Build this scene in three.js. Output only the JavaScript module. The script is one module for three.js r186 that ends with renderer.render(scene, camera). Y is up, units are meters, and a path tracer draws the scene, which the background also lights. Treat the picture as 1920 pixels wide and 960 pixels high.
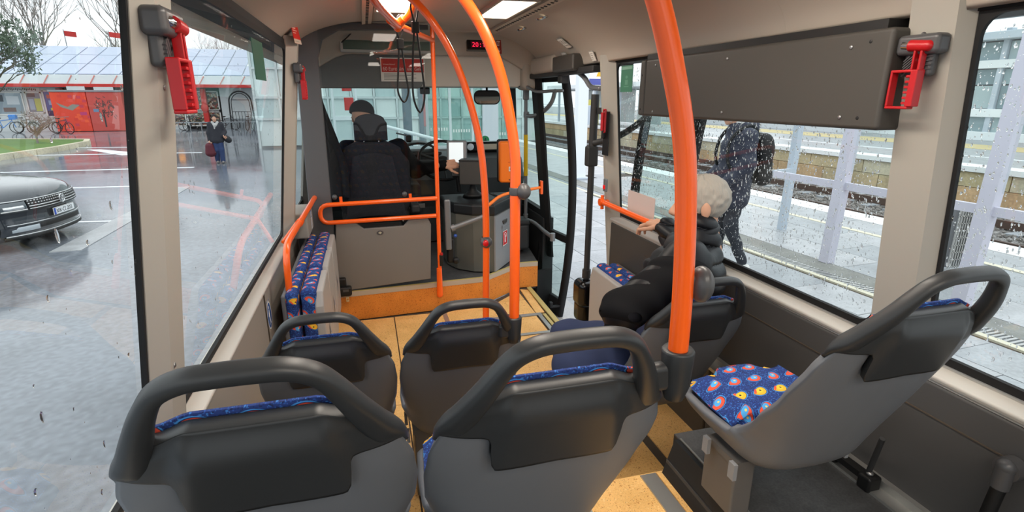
import * as THREE from 'three';
import { RoundedBoxGeometry } from 'three/addons/geometries/RoundedBoxGeometry.js';
import { MarchingCubes } from 'three/addons/objects/MarchingCubes.js';
import { FontLoader } from 'three/addons/loaders/FontLoader.js';
import { TextGeometry } from 'three/addons/geometries/TextGeometry.js';
import { RectAreaLightUniformsLib } from 'three/addons/lights/RectAreaLightUniformsLib.js';

// ------------------------------------------------------------------ camera, sky, exposure
const scene = new THREE.Scene();
const renderer = new THREE.WebGLRenderer({ antialias: true });
renderer.toneMapping = THREE.LinearToneMapping;
renderer.toneMappingExposure = 1.6;
renderer.shadowMap.enabled = true;
RectAreaLightUniformsLib.init();
const camera = new THREE.PerspectiveCamera(2 * Math.atan(480 / 1000) * 180 / Math.PI, 2, 0.05, 400);
camera.position.set(0, 1.6, 0);
camera.rotation.order = 'YXZ';
camera.rotation.set(-16.541 * Math.PI / 180, -15.025 * Math.PI / 180, 0);
scene.add(camera);
const rng = (seed) => { let s = seed >>> 0; return () => { s = (s + 0x6d2b79f5) >>> 0; let t = s; t = Math.imul(t ^ (t >>> 15), t | 1); t ^= t + Math.imul(t ^ (t >>> 7), t | 61); return ((t ^ (t >>> 14)) >>> 0) / 4294967296; }; };
const smooth = (a, b, x) => { const t = Math.min(1, Math.max(0, (x - a) / (b - a))); return t * t * (3 - 2 * t); };
const lerp = (a, b, t) => a + (b - a) * t;
const noise2 = (seed) => { // periodic value noise
  const r = rng(seed), T = Array.from({ length: 4096 }, () => r());
  return (x, y, p) => {
    const xi = Math.floor(x), yi = Math.floor(y), fx = x - xi, fy = y - yi, m = (v) => ((v % p) + p) % p;
    const g = (a, b) => T[(m(a) * 71 + m(b) * 193 + m(a) * m(b) * 7) & 4095], u = fx * fx * (3 - 2 * fx), v = fy * fy * (3 - 2 * fy);
    return lerp(lerp(g(xi, yi), g(xi + 1, yi), u), lerp(g(xi, yi + 1), g(xi + 1, yi + 1), u), v);
  };
};
{ // an overcast sky, a little brighter overhead, with soft cloud
  const W = 256, H = 128, d = new Float32Array(W * H * 4), n = noise2(5);
  for (let y = 0; y < H; y++) for (let x = 0; x < W; x++) {
    const el = (y + 0.5) / H * Math.PI - Math.PI / 2, u = x / W, s = Math.max(0, Math.sin(el));
    const c = n(u * 8, s * 6, 8) * 0.6 + n(u * 16, s * 12, 16) * 0.3 + n(u * 32, s * 20, 32) * 0.15, k = (0.86 + 0.55 * s) * (0.93 + 0.14 * c), i = (y * W + x) * 4;
    d[i] = 0.95 * k; d[i + 1] = 0.99 * k; d[i + 2] = 1.04 * k; d[i + 3] = 1;
  }
  const t = new THREE.DataTexture(d, W, H, THREE.RGBAFormat, THREE.FloatType);
  t.mapping = THREE.EquirectangularReflectionMapping; t.magFilter = THREE.LinearFilter; t.wrapS = THREE.RepeatWrapping; t.needsUpdate = true;
  scene.background = t; scene.environment = t; scene.backgroundIntensity = 1.0; scene.environmentIntensity = 1.0;
}

// ------------------------------------------------------------------ helpers
const V = (x, y, z) => new THREE.Vector3(x, y, z), D = Math.PI / 180;
const taken = {};
const numbered = (n) => { const k = taken[n] = (taken[n] ?? -1) + 1; return k ? n + '_' + String(k).padStart(3, '0') : n; };
const place = (g, p = [0, 0, 0], r = [0, 0, 0], s = [1, 1, 1], order = 'XYZ') => g.applyMatrix4(new THREE.Matrix4().compose(V(...p), new THREE.Quaternion().setFromEuler(new THREE.Euler(r[0], r[1], r[2], order)), V(...s)));
const bx = (w, h, d, p, r) => place(new THREE.BoxGeometry(w, h, d), p, r);
const span = (x0, x1, y0, y1, z0, z1) => bx(Math.abs(x1 - x0), Math.abs(y1 - y0), Math.abs(z1 - z0), [(x0 + x1) / 2, (y0 + y1) / 2, (z0 + z1) / 2]);
const rb = (w, h, d, rad, p, r, seg = 2) => place(new RoundedBoxGeometry(w, h, d, seg, Math.min(rad, w / 2.01, h / 2.01, d / 2.01)), p, r);
const rspan = (x0, x1, y0, y1, z0, z1, rad = 0.01) => rb(Math.abs(x1 - x0), Math.abs(y1 - y0), Math.abs(z1 - z0), rad, [(x0 + x1) / 2, (y0 + y1) / 2, (z0 + z1) / 2]);
const sph = (r, p, s = [1, 1, 1], n = 20, rot) => place(new THREE.SphereGeometry(r, n, Math.round(n * 0.7)), p, rot, s);
const up = V(0, 1, 0);
function rod(a, b, r0, r1 = r0, n = 14) { // straight round bar between two points
  a = V(...a); b = V(...b); const d = b.clone().sub(a), l = d.length();
  const g = new THREE.CylinderGeometry(r1, r0, l, n);
  return g.applyMatrix4(new THREE.Matrix4().compose(a.clone().addScaledVector(d, 0.5), new THREE.Quaternion().setFromUnitVectors(up, d.normalize()), V(1, 1, 1)));
}
function bar(a, b, w, h) { // straight square bar, w across and h upright
  a = V(...a); b = V(...b); const d = b.clone().sub(a), l = d.length(), m = new THREE.Matrix4(), z = d.clone().normalize();
  const x = Math.abs(z.y) > 0.99 ? V(1, 0, 0) : V(0, 1, 0).cross(z).normalize(), y = z.clone().cross(x);
  m.makeBasis(x, y, z).setPosition(a.addScaledVector(d, 0.5));
  return new THREE.BoxGeometry(w, h, l).applyMatrix4(m);
}
function fillet(pts, rad) { // a polyline with rounded corners
  const P = pts.map((p) => V(...p)), c = new THREE.CurvePath(); let from = P[0];
  for (let i = 1; i < P.length - 1; i++) {
    const a = P[i - 1].clone().sub(P[i]), b = P[i + 1].clone().sub(P[i]), r = Math.min(rad, a.length() * 0.49, b.length() * 0.49);
    const q = P[i].clone().addScaledVector(a.normalize(), r), s = P[i].clone().addScaledVector(b.normalize(), r);
    if (from.distanceTo(q) > 1e-5) c.add(new THREE.LineCurve3(from, q)); c.add(new THREE.QuadraticBezierCurve3(q, P[i], s)); from = s;
  }
  c.add(new THREE.LineCurve3(from, P[P.length - 1])); return c;
}
const caps = (curve, r, n) => [0, 1].map((t) => place(new THREE.SphereGeometry(r, n, 8), curve.getPointAt(t).toArray(), [0, 0, 0], [1, 1, 1]));
function pipe(pts, r, rad = 0.06, n = 12, seg = 0) { const c = fillet(pts, rad); return mergeAll([new THREE.TubeGeometry(c, seg || Math.max(16, pts.length * 14), r, n, false), ...caps(c, r, n)]); }
function wire(pts, r, seg = 40, n = 8, closed = false) { const c = new THREE.CatmullRomCurve3(pts.map((p) => V(...p)), closed, 'centripetal'); return mergeAll([new THREE.TubeGeometry(c, seg, r, n, closed), ...(closed ? [] : caps(c, r, n))]); }
const lathe = (pts, p, r, n = 24) => place(new THREE.LatheGeometry(pts.map(([x, y]) => new THREE.Vector2(x, y)), n), p, r);
const poly = (pts, holes = []) => { const s = new THREE.Shape(pts.map(([x, y]) => new THREE.Vector2(x, y))); for (const h of holes) s.holes.push(new THREE.Path(h.map(([x, y]) => new THREE.Vector2(x, y)))); return s; };
const ext = (pts, depth, bevel = 0, holes = [], seg = 1) => new THREE.ExtrudeGeometry(poly(pts, holes), { depth, bevelEnabled: bevel > 0, bevelSize: bevel, bevelThickness: bevel, bevelOffset: -bevel, bevelSegments: seg, curveSegments: 8 });
const rrect = (w, h, r, n = 6) => { const o = []; for (const [cx, cy, a] of [[w / 2 - r, h / 2 - r, 0], [-w / 2 + r, h / 2 - r, 90], [-w / 2 + r, -h / 2 + r, 180], [w / 2 - r, -h / 2 + r, 270]]) for (let i = 0; i <= n; i++) o.push([cx + r * Math.cos((a + 90 * i / n) * D), cy + r * Math.sin((a + 90 * i / n) * D)]); return o; };
function mergeAll(list) {
  list = list.flat(9).filter(Boolean).map((g) => g.index ? g.toNonIndexed() : g); let n = 0; for (const g of list) n += g.attributes.position.count;
  const p = new Float32Array(n * 3), q = new Float32Array(n * 3), t = new Float32Array(n * 2); let o = 0;
  for (const g of list) { p.set(g.attributes.position.array, o * 3); q.set(g.attributes.normal.array, o * 3); if (g.attributes.uv) t.set(g.attributes.uv.array, o * 2); o += g.attributes.position.count; }
  const g = new THREE.BufferGeometry(); g.setAttribute('position', new THREE.BufferAttribute(p, 3)); g.setAttribute('normal', new THREE.BufferAttribute(q, 3)); g.setAttribute('uv', new THREE.BufferAttribute(t, 2)); return g;
}
function metric(g) { // texture coordinates in metres, from the face's main direction
  const p = g.attributes.position, n = g.attributes.normal, t = new Float32Array(p.count * 2), sum = (i, k) => Math.abs(n.array[i * 3 + k] + n.array[i * 3 + 3 + k] + n.array[i * 3 + 6 + k]);
  for (let i = 0; i < p.count; i++) {
    const j = i - i % 3, a = sum(j, 0), b = sum(j, 1), c = sum(j, 2), x = p.getX(i), y = p.getY(i), z = p.getZ(i);
    if (a >= b && a >= c) { t[i * 2] = z; t[i * 2 + 1] = y; } else if (b >= c) { t[i * 2] = x; t[i * 2 + 1] = z; } else { t[i * 2] = x; t[i * 2 + 1] = y; }
  }
  g.setAttribute('uv', new THREE.BufferAttribute(t, 2)); return g;
}
function sheet(f, ns, nt, thick) { // a closed sheet of that thickness on the surface f(s, t) -> [x, y, z]; it grows to the side of dS x dT
  const P = [], N = [], at = (i, j) => i * (nt + 1) + j, e = 1e-3;
  for (let i = 0; i <= ns; i++) for (let j = 0; j <= nt; j++) {
    const s = i / ns, t = j / nt, p = V(...f(s, t)), a = V(...f(Math.min(1, s + e), t)).sub(V(...f(Math.max(0, s - e), t))), b = V(...f(s, Math.min(1, t + e))).sub(V(...f(s, Math.max(0, t - e))));
    P.push(p); N.push(a.cross(b).normalize());
  }
  const pos = [], uv = [], idx = [], th = (i, j) => typeof thick === 'function' ? thick(i / ns, j / nt) : thick;
  for (let k = 0; k < 2; k++) for (let i = 0; i <= ns; i++) for (let j = 0; j <= nt; j++) { const p = P[at(i, j)].clone().addScaledVector(N[at(i, j)], k ? th(i, j) : 0); pos.push(p.x, p.y, p.z); uv.push(i / ns, j / nt); }
  const M = (ns + 1) * (nt + 1);
  for (let i = 0; i < ns; i++) for (let j = 0; j < nt; j++) { const a = at(i, j), b = at(i + 1, j), c = at(i + 1, j + 1), d = at(i, j + 1); idx.push(a, c, b, a, d, c, M + a, M + b, M + c, M + a, M + c, M + d); }
  const rim = []; for (let i = 0; i < ns; i++) rim.push([at(i, 0), at(i + 1, 0)]); for (let j = 0; j < nt; j++) rim.push([at(ns, j), at(ns, j + 1)]); for (let i = ns; i > 0; i--) rim.push([at(i, nt), at(i - 1, nt)]); for (let j = nt; j > 0; j--) rim.push([at(0, j), at(0, j - 1)]);
  for (const [a, b] of rim) idx.push(a, b, M + b, a, M + b, M + a);
  const g = new THREE.BufferGeometry(); g.setAttribute('position', new THREE.Float32BufferAttribute(pos, 3)); g.setAttribute('uv', new THREE.Float32BufferAttribute(uv, 2)); g.setIndex(idx);
  g.computeVertexNormals(); return g;
}
function obj(name, geos, m, parent = scene) {
  let g = mergeAll([geos]); if (m.userData.metric) metric(g);
  const o = new THREE.Mesh(g, m); o.name = parent === scene ? numbered(name) : name; o.castShadow = o.receiveShadow = true; parent.add(o); return o;
}
const tag = (o, label, category, group) => { o.userData.label = label; o.userData.category = category; if (group) o.userData.group = group; return o; };
function thing(name, label, category, p = [0, 0, 0], turn = 0, group) { const o = new THREE.Group(); o.name = numbered(name); o.position.set(...p); o.rotation.y = turn; scene.add(o); return tag(o, label, category, group); }
function struct(name, geos, m, parent) { const o = obj(name, geos, m, parent); if (!parent) o.userData.kind = 'structure'; return o; }
function room(name) { const o = new THREE.Group(); o.name = numbered(name); o.userData.kind = 'structure'; scene.add(o); return o; }
function dup(root, label, p, turn, group) { const r = root.clone(); r.name = numbered(root.name.replace(/_\d\d\d$/, '')); r.userData = { ...root.userData, label }; if (group) r.userData.group = group; if (p) r.position.set(...p); if (turn !== undefined) r.rotation.y = turn; scene.add(r); return r; }

// ------------------------------------------------------------------ textures and materials
function canvasTex(w, h, draw, repeat) {
  const c = document.createElement('canvas'); c.width = w; c.height = h; draw(c.getContext('2d'), w, h);
  const t = new THREE.CanvasTexture(c); t.colorSpace = THREE.SRGBColorSpace; t.magFilter = THREE.LinearFilter; if (repeat) { t.wrapS = t.wrapT = THREE.RepeatWrapping; t.repeat.set(repeat, repeat); } return t;
}
function dataTex(n, f, repeat, srgb = true) { // f(u, v, x, y) -> [r, g, b] 0..1
  const d = new Uint8Array(n * n * 4);
  for (let y = 0; y < n; y++) for (let x = 0; x < n; x++) { const c = f(x / n, y / n, x, y), i = (y * n + x) * 4; for (let k = 0; k < 3; k++) d[i + k] = Math.max(0, Math.min(255, c[k] * 255)); d[i + 3] = 255; }
  const t = new THREE.DataTexture(d, n, n); if (srgb) t.colorSpace = THREE.SRGBColorSpace; t.magFilter = THREE.LinearFilter; t.wrapS = t.wrapT = THREE.RepeatWrapping; t.repeat.set(repeat, repeat); t.needsUpdate = true; return t;
}
const std = (c, roughness, o = {}) => new THREE.MeshPhysicalMaterial({ color: c, roughness, ...o });
const withMetric = (m) => { m.userData.metric = true; return m; };
const nA = noise2(1), nB = noise2(2), nC = noise2(3);
const texFloor = dataTex(512, (u, v, x, y) => {
  const s = nA(u * 128, v * 128, 128), f = nB(u * 256, v * 256, 256), l = nC(u * 8, v * 8, 8) * 0.06 - 0.03; let c = [0.92, 0.73, 0.45];
  if (s > 0.86) c = [0.74, 0.50, 0.24]; else if (s < 0.12) c = [0.95, 0.80, 0.55]; if (f > 0.93) c = [0.45, 0.29, 0.15];
  return c.map((k) => k + l + (f - 0.5) * 0.05);
}, 1.6);
const texAsphalt = dataTex(512, (u, v) => { const a = nA(u * 256, v * 256, 256), b = nB(u * 16, v * 16, 16), c = nC(u * 5, v * 5, 5), k = 0.48 + (a - 0.5) * 0.09 + (b - 0.5) * 0.05 + (c - 0.5) * 0.06; return [k * 0.96, k, k * 1.06]; }, 0.12);
const texWet = dataTex(512, (u, v) => { const k = 0.16 + 0.26 * smooth(0.3, 0.75, nC(u * 6, v * 6, 6) * 0.6 + nB(u * 14, v * 14, 14) * 0.4) + 0.15 * nA(u * 128, v * 128, 128); return [0, k, 0]; }, 0.06, false);
const texPave = dataTex(256, (u, v) => { const k = 0.66 + (nA(u * 128, v * 128, 128) - 0.5) * 0.08 + (nB(u * 12, v * 12, 12) - 0.5) * 0.08; return [k * 0.99, k, k * 1.01]; }, 0.5);
const texBallast = dataTex(512, (u, v) => { const a = nA(u * 100, v * 100, 100), b = nB(u * 200, v * 200, 200), k = 0.44 + (a - 0.5) * 0.42 + (b - 0.5) * 0.24; return [k * 1.02, k, k * 0.98]; }, 0.4);
const texConcrete = dataTex(256, (u, v) => { const a = nA(u * 64, v * 64, 64), b = nB(u * 6, v * 6, 6), k = 0.74 + (a - 0.5) * 0.1 + (b - 0.5) * 0.14; return [k * 1.04, k * 0.99, k * 0.86]; }, 0.4);
const texGrass = dataTex(256, (u, v) => { const a = nA(u * 128, v * 128, 128), b = nB(u * 10, v * 10, 10); return [0.30 + a * 0.16 - b * 0.06, 0.41 + a * 0.16 - b * 0.06, 0.15 + a * 0.1]; }, 0.6);
const texMat = dataTex(256, (u, v) => { const a = nA(u * 128, v * 128, 128), b = nB(u * 20, v * 20, 20), k = 0.31 + (a - 0.5) * 0.06 + (b - 0.5) * 0.04; return [k, k, k * 1.01]; }, 2);
const texSteel = dataTex(256, (u, v) => { const k = ((Math.floor(u * 32) + Math.floor(v * 32)) % 2 ? 0.72 : 0.62) + (nA(u * 64, v * 64, 64) - 0.5) * 0.1; return [k, k, k * 0.99]; }, 3);
const texCloth = dataTex(256, (u, v) => { const k = 0.20 + (nA(u * 128, v * 128, 128) - 0.5) * 0.08 + (nB(u * 8, v * 8, 8) - 0.5) * 0.03; return [k, k, k * 1.06]; }, 3);
// the moquette of the seats: dark blue with rows of light blue, yellow and red arches
const texSeat = canvasTex(512, 512, (g) => {
  const r = rng(11); g.fillStyle = '#1c3576'; g.fillRect(0, 0, 512, 512);
  for (let i = 0; i < 5200; i++) { g.fillStyle = ['#11204f', '#2a55a6', '#3b7cc9', '#17295f'][Math.floor(r() * 4)]; g.fillRect(r() * 512, r() * 512, 2 + r() * 5, 2 + r() * 4); }
  const eye = (x, y, k, a) => {
    g.save(); g.translate(x, y); g.rotate(a);
    const drop = (s) => { g.beginPath(); g.moveTo(-44 * s, 12 * s); g.bezierCurveTo(-40 * s, -38 * s, 34 * s, -42 * s, 46 * s, 2 * s); g.bezierCurveTo(48 * s, 22 * s, 20 * s, 28 * s, 4 * s, 22 * s); g.bezierCurveTo(-12 * s, 16 * s, -26 * s, 30 * s, -44 * s, 12 * s); g.fill(); };
    g.fillStyle = '#3f8ed8'; drop(1.22); g.fillStyle = '#14224f'; drop(1.08);
    g.fillStyle = k ? '#e4523a' : '#f2b22c'; drop(1); g.fillStyle = k ? '#4aa3e2' : '#f7c437'; g.beginPath(); g.ellipse(8, 6, 26, 17, 0.2, 0, 7); g.fill();
    if (!k) { g.fillStyle = '#e4523a'; g.beginPath(); g.ellipse(-18, 18, 26, 6, 0.4, 0, 7); g.fill(); }
    g.fillStyle = k ? '#f3cf6a' : '#1a1a22'; g.beginPath(); g.arc(12, 4, 6, 0, 7); g.fill(); g.restore();
  };
  for (let i = 0; i < 4; i++) for (let j = 0; j < 4; j++) for (const ox of [-512, 0, 512]) for (const oy of [-512, 0, 512]) eye(64 + i * 128 + (j % 2) * 64 + ox, 64 + j * 128 + oy, (i + j) % 3 !== 0 ? ((i * 2 + j) % 2) : 1, 0.35 + ((i * 7 + j * 3) % 5) * 0.1);
}, 3.6);
const M = {
  ceil: std(0xaba195, 0.7), pillar: std(0xa39f96, 0.6), pillarLight: std(0xb4b4ac, 0.55), grey: std(0x464545, 0.6), greyLeft: std(0x8f8a82, 0.6), ledge: std(0xbdbab4, 0.45), darkbox: std(0x423f3b, 0.5),
  header: std(0xc6c0b6, 0.6), cabDark: std(0x2c2c2d, 0.6), cabDash: std(0x3c3f41, 0.6), black: std(0x0b0b0c, 0.55), rubber: std(0x08080a, 0.75), blackGloss: std(0x09090a, 0.2),
  seatDark: std(0x2b2d2f, 0.42), seatLight: std(0x64676c, 0.48), seatPan: std(0x8d8f92, 0.45), foldShell: std(0xa9a6a3, 0.45), orange: std(0xff6412, 0.28, { clearcoat: 0.5, clearcoatRoughness: 0.15 }), orangeBox: std(0xff7d14, 0.45),
  bell: std(0x4b4b4d, 0.35), alu: std(0xb9b9b6, 0.38, { metalness: 0.75 }), steelGrey: std(0x7b7d80, 0.4, { metalness: 0.3 }), chrome: std(0xd0d0d0, 0.12, { metalness: 1 }), screw: std(0xa0a0a0, 0.35, { metalness: 0.9 }),
  red: std(0xb20f18, 0.35), redDark: std(0xb01018, 0.4), white: std(0xe4e2de, 0.5), yellow: std(0xf2c615, 0.45), stop: std(0xd01818, 0.25), green: std(0x2d6b55, 0.4),
  floor: withMetric(std(0xffffff, 0.55, { map: texFloor })), riser: withMetric(std(0xf2bd78, 0.6, { map: texFloor })), joint: std(0x4a4036, 0.8), mat: withMetric(std(0xffffff, 0.6, { map: texMat })), matBlack: std(0x202224, 0.55), tread: withMetric(std(0xffffff, 0.45, { map: texSteel, metalness: 0.2 })),
  nosing: std(0xb9a768, 0.5), cream: std(0xb8ab99, 0.5), fabric: withMetric(std(0xffffff, 0.9, { map: texSeat, sheen: 0.3 })), glass: std(0xf2f7f5, 0, { transmission: 1, thickness: 0, ior: 1.5, specularIntensity: 0.7 }), glassTint: std(0xd6e6e2, 0, { transmission: 1, thickness: 0, ior: 1.5 }), drop: std(0xffffff, 0.02, { transmission: 1, thickness: 0.01, ior: 1.33 }),
  cloth: withMetric(std(0xd8d8e4, 0.9, { map: texCloth })), driverSeat: withMetric(std(0xc8c8d4, 0.95, { map: texCloth })),
  asphalt: withMetric(std(0xffffff, 0.35, { map: texAsphalt, roughnessMap: texWet })), pave: withMetric(std(0xffffff, 0.35, { map: texPave })), ballast: withMetric(std(0xffffff, 0.9, { map: texBallast })), concrete: withMetric(std(0xffffff, 0.75, { map: texConcrete })), grass: withMetric(std(0xffffff, 0.95, { map: texGrass })),
  line: std(0xe9ecef, 0.5), paleLine: std(0xd2cdb6, 0.6), edgeWhite: std(0xeceeee, 0.5), rail: std(0x5a4a42, 0.5, { metalness: 0.5 }), lilac: std(0xcac9d6, 0.45), paleBlue: std(0xb9c4cf, 0.45), roofWhite: std(0xe6ecee, 0.5), bldRed: std(0xc32a24, 0.5), wallWhite: std(0xcfd3d4, 0.7), wallGrey: std(0x8d9296, 0.7), bark: std(0x6c645c, 0.9), barkPale: std(0x8b8580, 0.9), hedge: std(0x6b6e58, 0.95),
  skin: std(0xd9a78c, 0.55, { specularIntensity: 0.4 }),
};
const print = (w, h, draw, rough = 0.55) => std(0xffffff, rough, { map: canvasTex(w, h, draw) });
// a flat printed face of w x h standing on its normal, with uv 0..1
const face = (w, h, p, r, s) => place(new THREE.PlaneGeometry(w, h), p, r, s);
const card = (w, h, d, p, r) => { const g = new THREE.BoxGeometry(w, h, d); return place(g, p, r); };

// ------------------------------------------------------------------ the bus: floor, walls, windows, roof
const Xl = (y) => -0.46 + 0.125 * (y - 1.38), Xr = (y) => 1.51 - 0.089 * (y - 0.9), TL = 1.87, TR = 1.80, SILR = 0.9, SILL_LEFT = 0.81, BACK = 2.3;
{ // floor: panels with dark joints on a base, angled towards the step in front
  const f = room('floor');
  const base = ext([[-0.50, 3.86], [0.82, 3.94], [1.21, 4.24], [1.30, 4.24], [1.28, 3.05], [1.5, 3.05], [1.5, -BACK], [-0.50, -BACK]], 0.05); base.rotateX(-Math.PI / 2).translate(0, -0.057, 0);
  obj('floor_base', base, M.joint, f);
  const panel = (pts) => { const g = ext(pts, 0.006, 0.0015); g.rotateX(-Math.PI / 2).translate(0, -0.006, 0); obj('floor_panel', g, M.floor, f); };
  const rect = (x0, x1, z0, z1) => panel([[x0, z0], [x1, z0], [x1, z1], [x0, z1]]);
  rect(-0.50, 0.105, 2.62, 3.855); rect(-0.50, 0.105, 1.47, 2.614); rect(0.112, 0.47, 2.62, 3.86); rect(0.112, 0.47, 1.47, 2.614);
  rect(0.476, 0.50, 3.32, 3.60); rect(0.476, 1.19, 1.47, 2.4); rect(0.476, 1.19, 2.406, 3.28); rect(0.56, 1.16, 3.32, 3.60); rect(1.24, 1.49, 1.47, 3.03);
  panel([[0.476, 3.87], [0.476, 3.66], [1.17, 3.66], [1.17, 3.95], [0.93, 3.94], [0.82, 3.90]]); panel([[0.94, 3.95], [1.17, 3.96], [1.17, 4.16]]); panel([[1.175, 3.66], [1.245, 3.66], [1.262, 4.17], [1.2, 4.20]]);
  const strip = [span(0.505, 0.56, 0, 0.004, -3.62, -3.28), span(0.476, 1.21, 0, 0.004, -3.65, -3.605), span(0.476, 1.21, 0, 0.004, -3.32, -3.285), span(1.175, 1.205, 0, 0.004, -3.62, -3.05), span(0.47, 0.505, 0, 0.003, -3.86, -3.28)];
  obj('hatch_frame', strip, M.alu, f);
  obj('floor_edge_strip', [span(1.215, 1.24, 0, 0.006, -3.62, -3.05), ext([[1.245, 3.05], [1.285, 3.05], [1.30, 4.22], [1.262, 4.20]], 0.012).rotateX(-Math.PI / 2)], M.nosing, f);
  obj('rear_floor', span(0.53, 1.02, 0.0, 0.3, -1.44, BACK), M.floor, f);
}
{ // seat platforms over the wheel arches
  const g = room('seat_platform'); obj('platform_body', span(-0.51, 0.55, 0, 0.43, -1.2, BACK), M.grey, g);
  const h = room('seat_platform'); obj('platform_body', span(1.0, 1.56, 0, 0.43, -1.46, BACK), M.matBlack, h); obj('platform_mat', span(0.998, 1.42, 0.43, 0.436, -1.455, BACK), M.mat, h);
  obj('edge_line', span(0.998, 1.004, 0.432, 0.44, -1.42, BACK), M.alu, h); obj('edge_profile', [span(0.858, 0.918, 0.3, 0.306, -1.43, BACK)], M.alu, h); obj('edge_riser', [ext([[0.945, 0.3], [1.0, 0.3], [1.0, 0.43], [0.985, 0.43]], BACK + 1.43).translate(0, 0, -1.43)], M.matBlack, h); obj('edge_bead', [bar([0.962, 0.345, -1.43], [0.962, 0.345, BACK], 0.008, 0.02)], M.grey, h);
  obj('edge_seam', span(0.922, 0.93, 0.3, 0.305, -1.43, BACK), M.floor, h);
  obj('wall_rail', [span(1.41, 1.475, 0.43, 0.445, -1.9, BACK), span(1.455, 1.475, 0.445, 0.47, -1.9, BACK)], M.alu, h);
}
{ // the step up to the driver
  const s = room('driver_step');
  const top = ext([[-0.50, 3.885], [0.80, 3.985], [1.19, 4.285], [1.38, 4.275], [1.46, 4.9], [1.46, 5.6], [-0.5, 5.6]], 0.245); obj('driver_floor', top.rotateX(-Math.PI / 2).translate(0, -0.03, 0), M.mat, s);
  const edge = [[-0.50, 3.862], [0.82, 3.95], [1.21, 4.25], [1.37, 4.245]];
  for (let i = 0; i < 3; i++) { const [a, b] = [edge[i], edge[i + 1]], p = [a[0], 0.1, -a[1]], q = [b[0], 0.1, -b[1]]; obj('riser_panel', bar(p, q, 0.014, 0.2), M.riser, s); p[1] = q[1] = 0.208; obj('step_nosing', bar(p, q, 0.02, 0.036), M.cream, s); p[1] = q[1] = 0.2285; obj('yellow_edge', bar(p, q, 0.012, 0.006), M.nosing, s); }
}
const win = []; // window groups
function pane(side, z0, z1, tint, label) { // a side window with its rubber frame; z0 is the rear end
  const SILL = side < 0 ? SILL_LEFT : SILR, top = side < 0 ? TL : TR, X = side < 0 ? Xl : Xr, w = room('window_1'.replace('1', win.length + 1)); win.push(w);
  const lean = Math.atan2(X(top) - X(SILL), top - SILL), h = Math.hypot(top - SILL, X(top) - X(SILL)), L = z0 - z1;
  const put = (g) => place(place(g, [0, h / 2, 0], [0, Math.PI / 2, 0]), [X(SILL), SILL, (z0 + z1) / 2], [0, 0, -lean]);
  obj('glass_pane', put(face(L, h, [0, 0, 0])), tint || M.glass, w);
  const b = 0.013, out = rrect(L + 0.02, h + 0.02, 0.03), inn = rrect(L - 2 * b, h - 2 * b, 0.05);
  obj('rubber_frame', put(ext(out, 0.012, 0, [inn]).translate(0, 0, -0.006)), M.rubber, w);
  return { w, put, L, h };
}
const dropGeo = new THREE.SphereGeometry(1, 8, 5, 0, Math.PI * 2, 0, Math.PI / 2).rotateX(side90());
function side90() { return Math.PI / 2; }
function drops(p, side, n, seed, rmin, rmax, area) { // rain on the outside of a pane
  const r = rng(seed), m = new THREE.Matrix4(), inst = new THREE.InstancedMesh(dropGeo, M.drop, n); inst.name = 'rain_drops'; inst.userData.kind = 'stuff';
  for (let i = 0; i < n; i++) {
    const k = rmin + (rmax - rmin) * Math.pow(r(), 3), x = (r() - 0.5) * (p.L - 0.08), y = (r() - 0.5) * (p.h - 0.08), xx = area ? lerp(area[0], area[1], r()) * p.L / 2 : x, yy = area ? lerp(area[2], area[3], r()) * (p.h / 2 - 0.04) : y;
    const g = new THREE.BufferGeometry(); g.setAttribute('position', new THREE.Float32BufferAttribute([xx, yy, side > 0 ? 0.001 : -0.001], 3)); p.put(g); const q = g.attributes.position;
    m.compose(V(q.getX(0), q.getY(0), q.getZ(0)), new THREE.Quaternion().setFromEuler(new THREE.Euler(0, side * Math.PI / 2, (r() - 0.5) * 0.3)), V(k, k * (1 + r() * (k > rmax * 0.5 ? 1.6 : 0.4)), k * 0.45)); inst.setMatrixAt(i, m);
  }
  p.w.add(inst);
}
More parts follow.
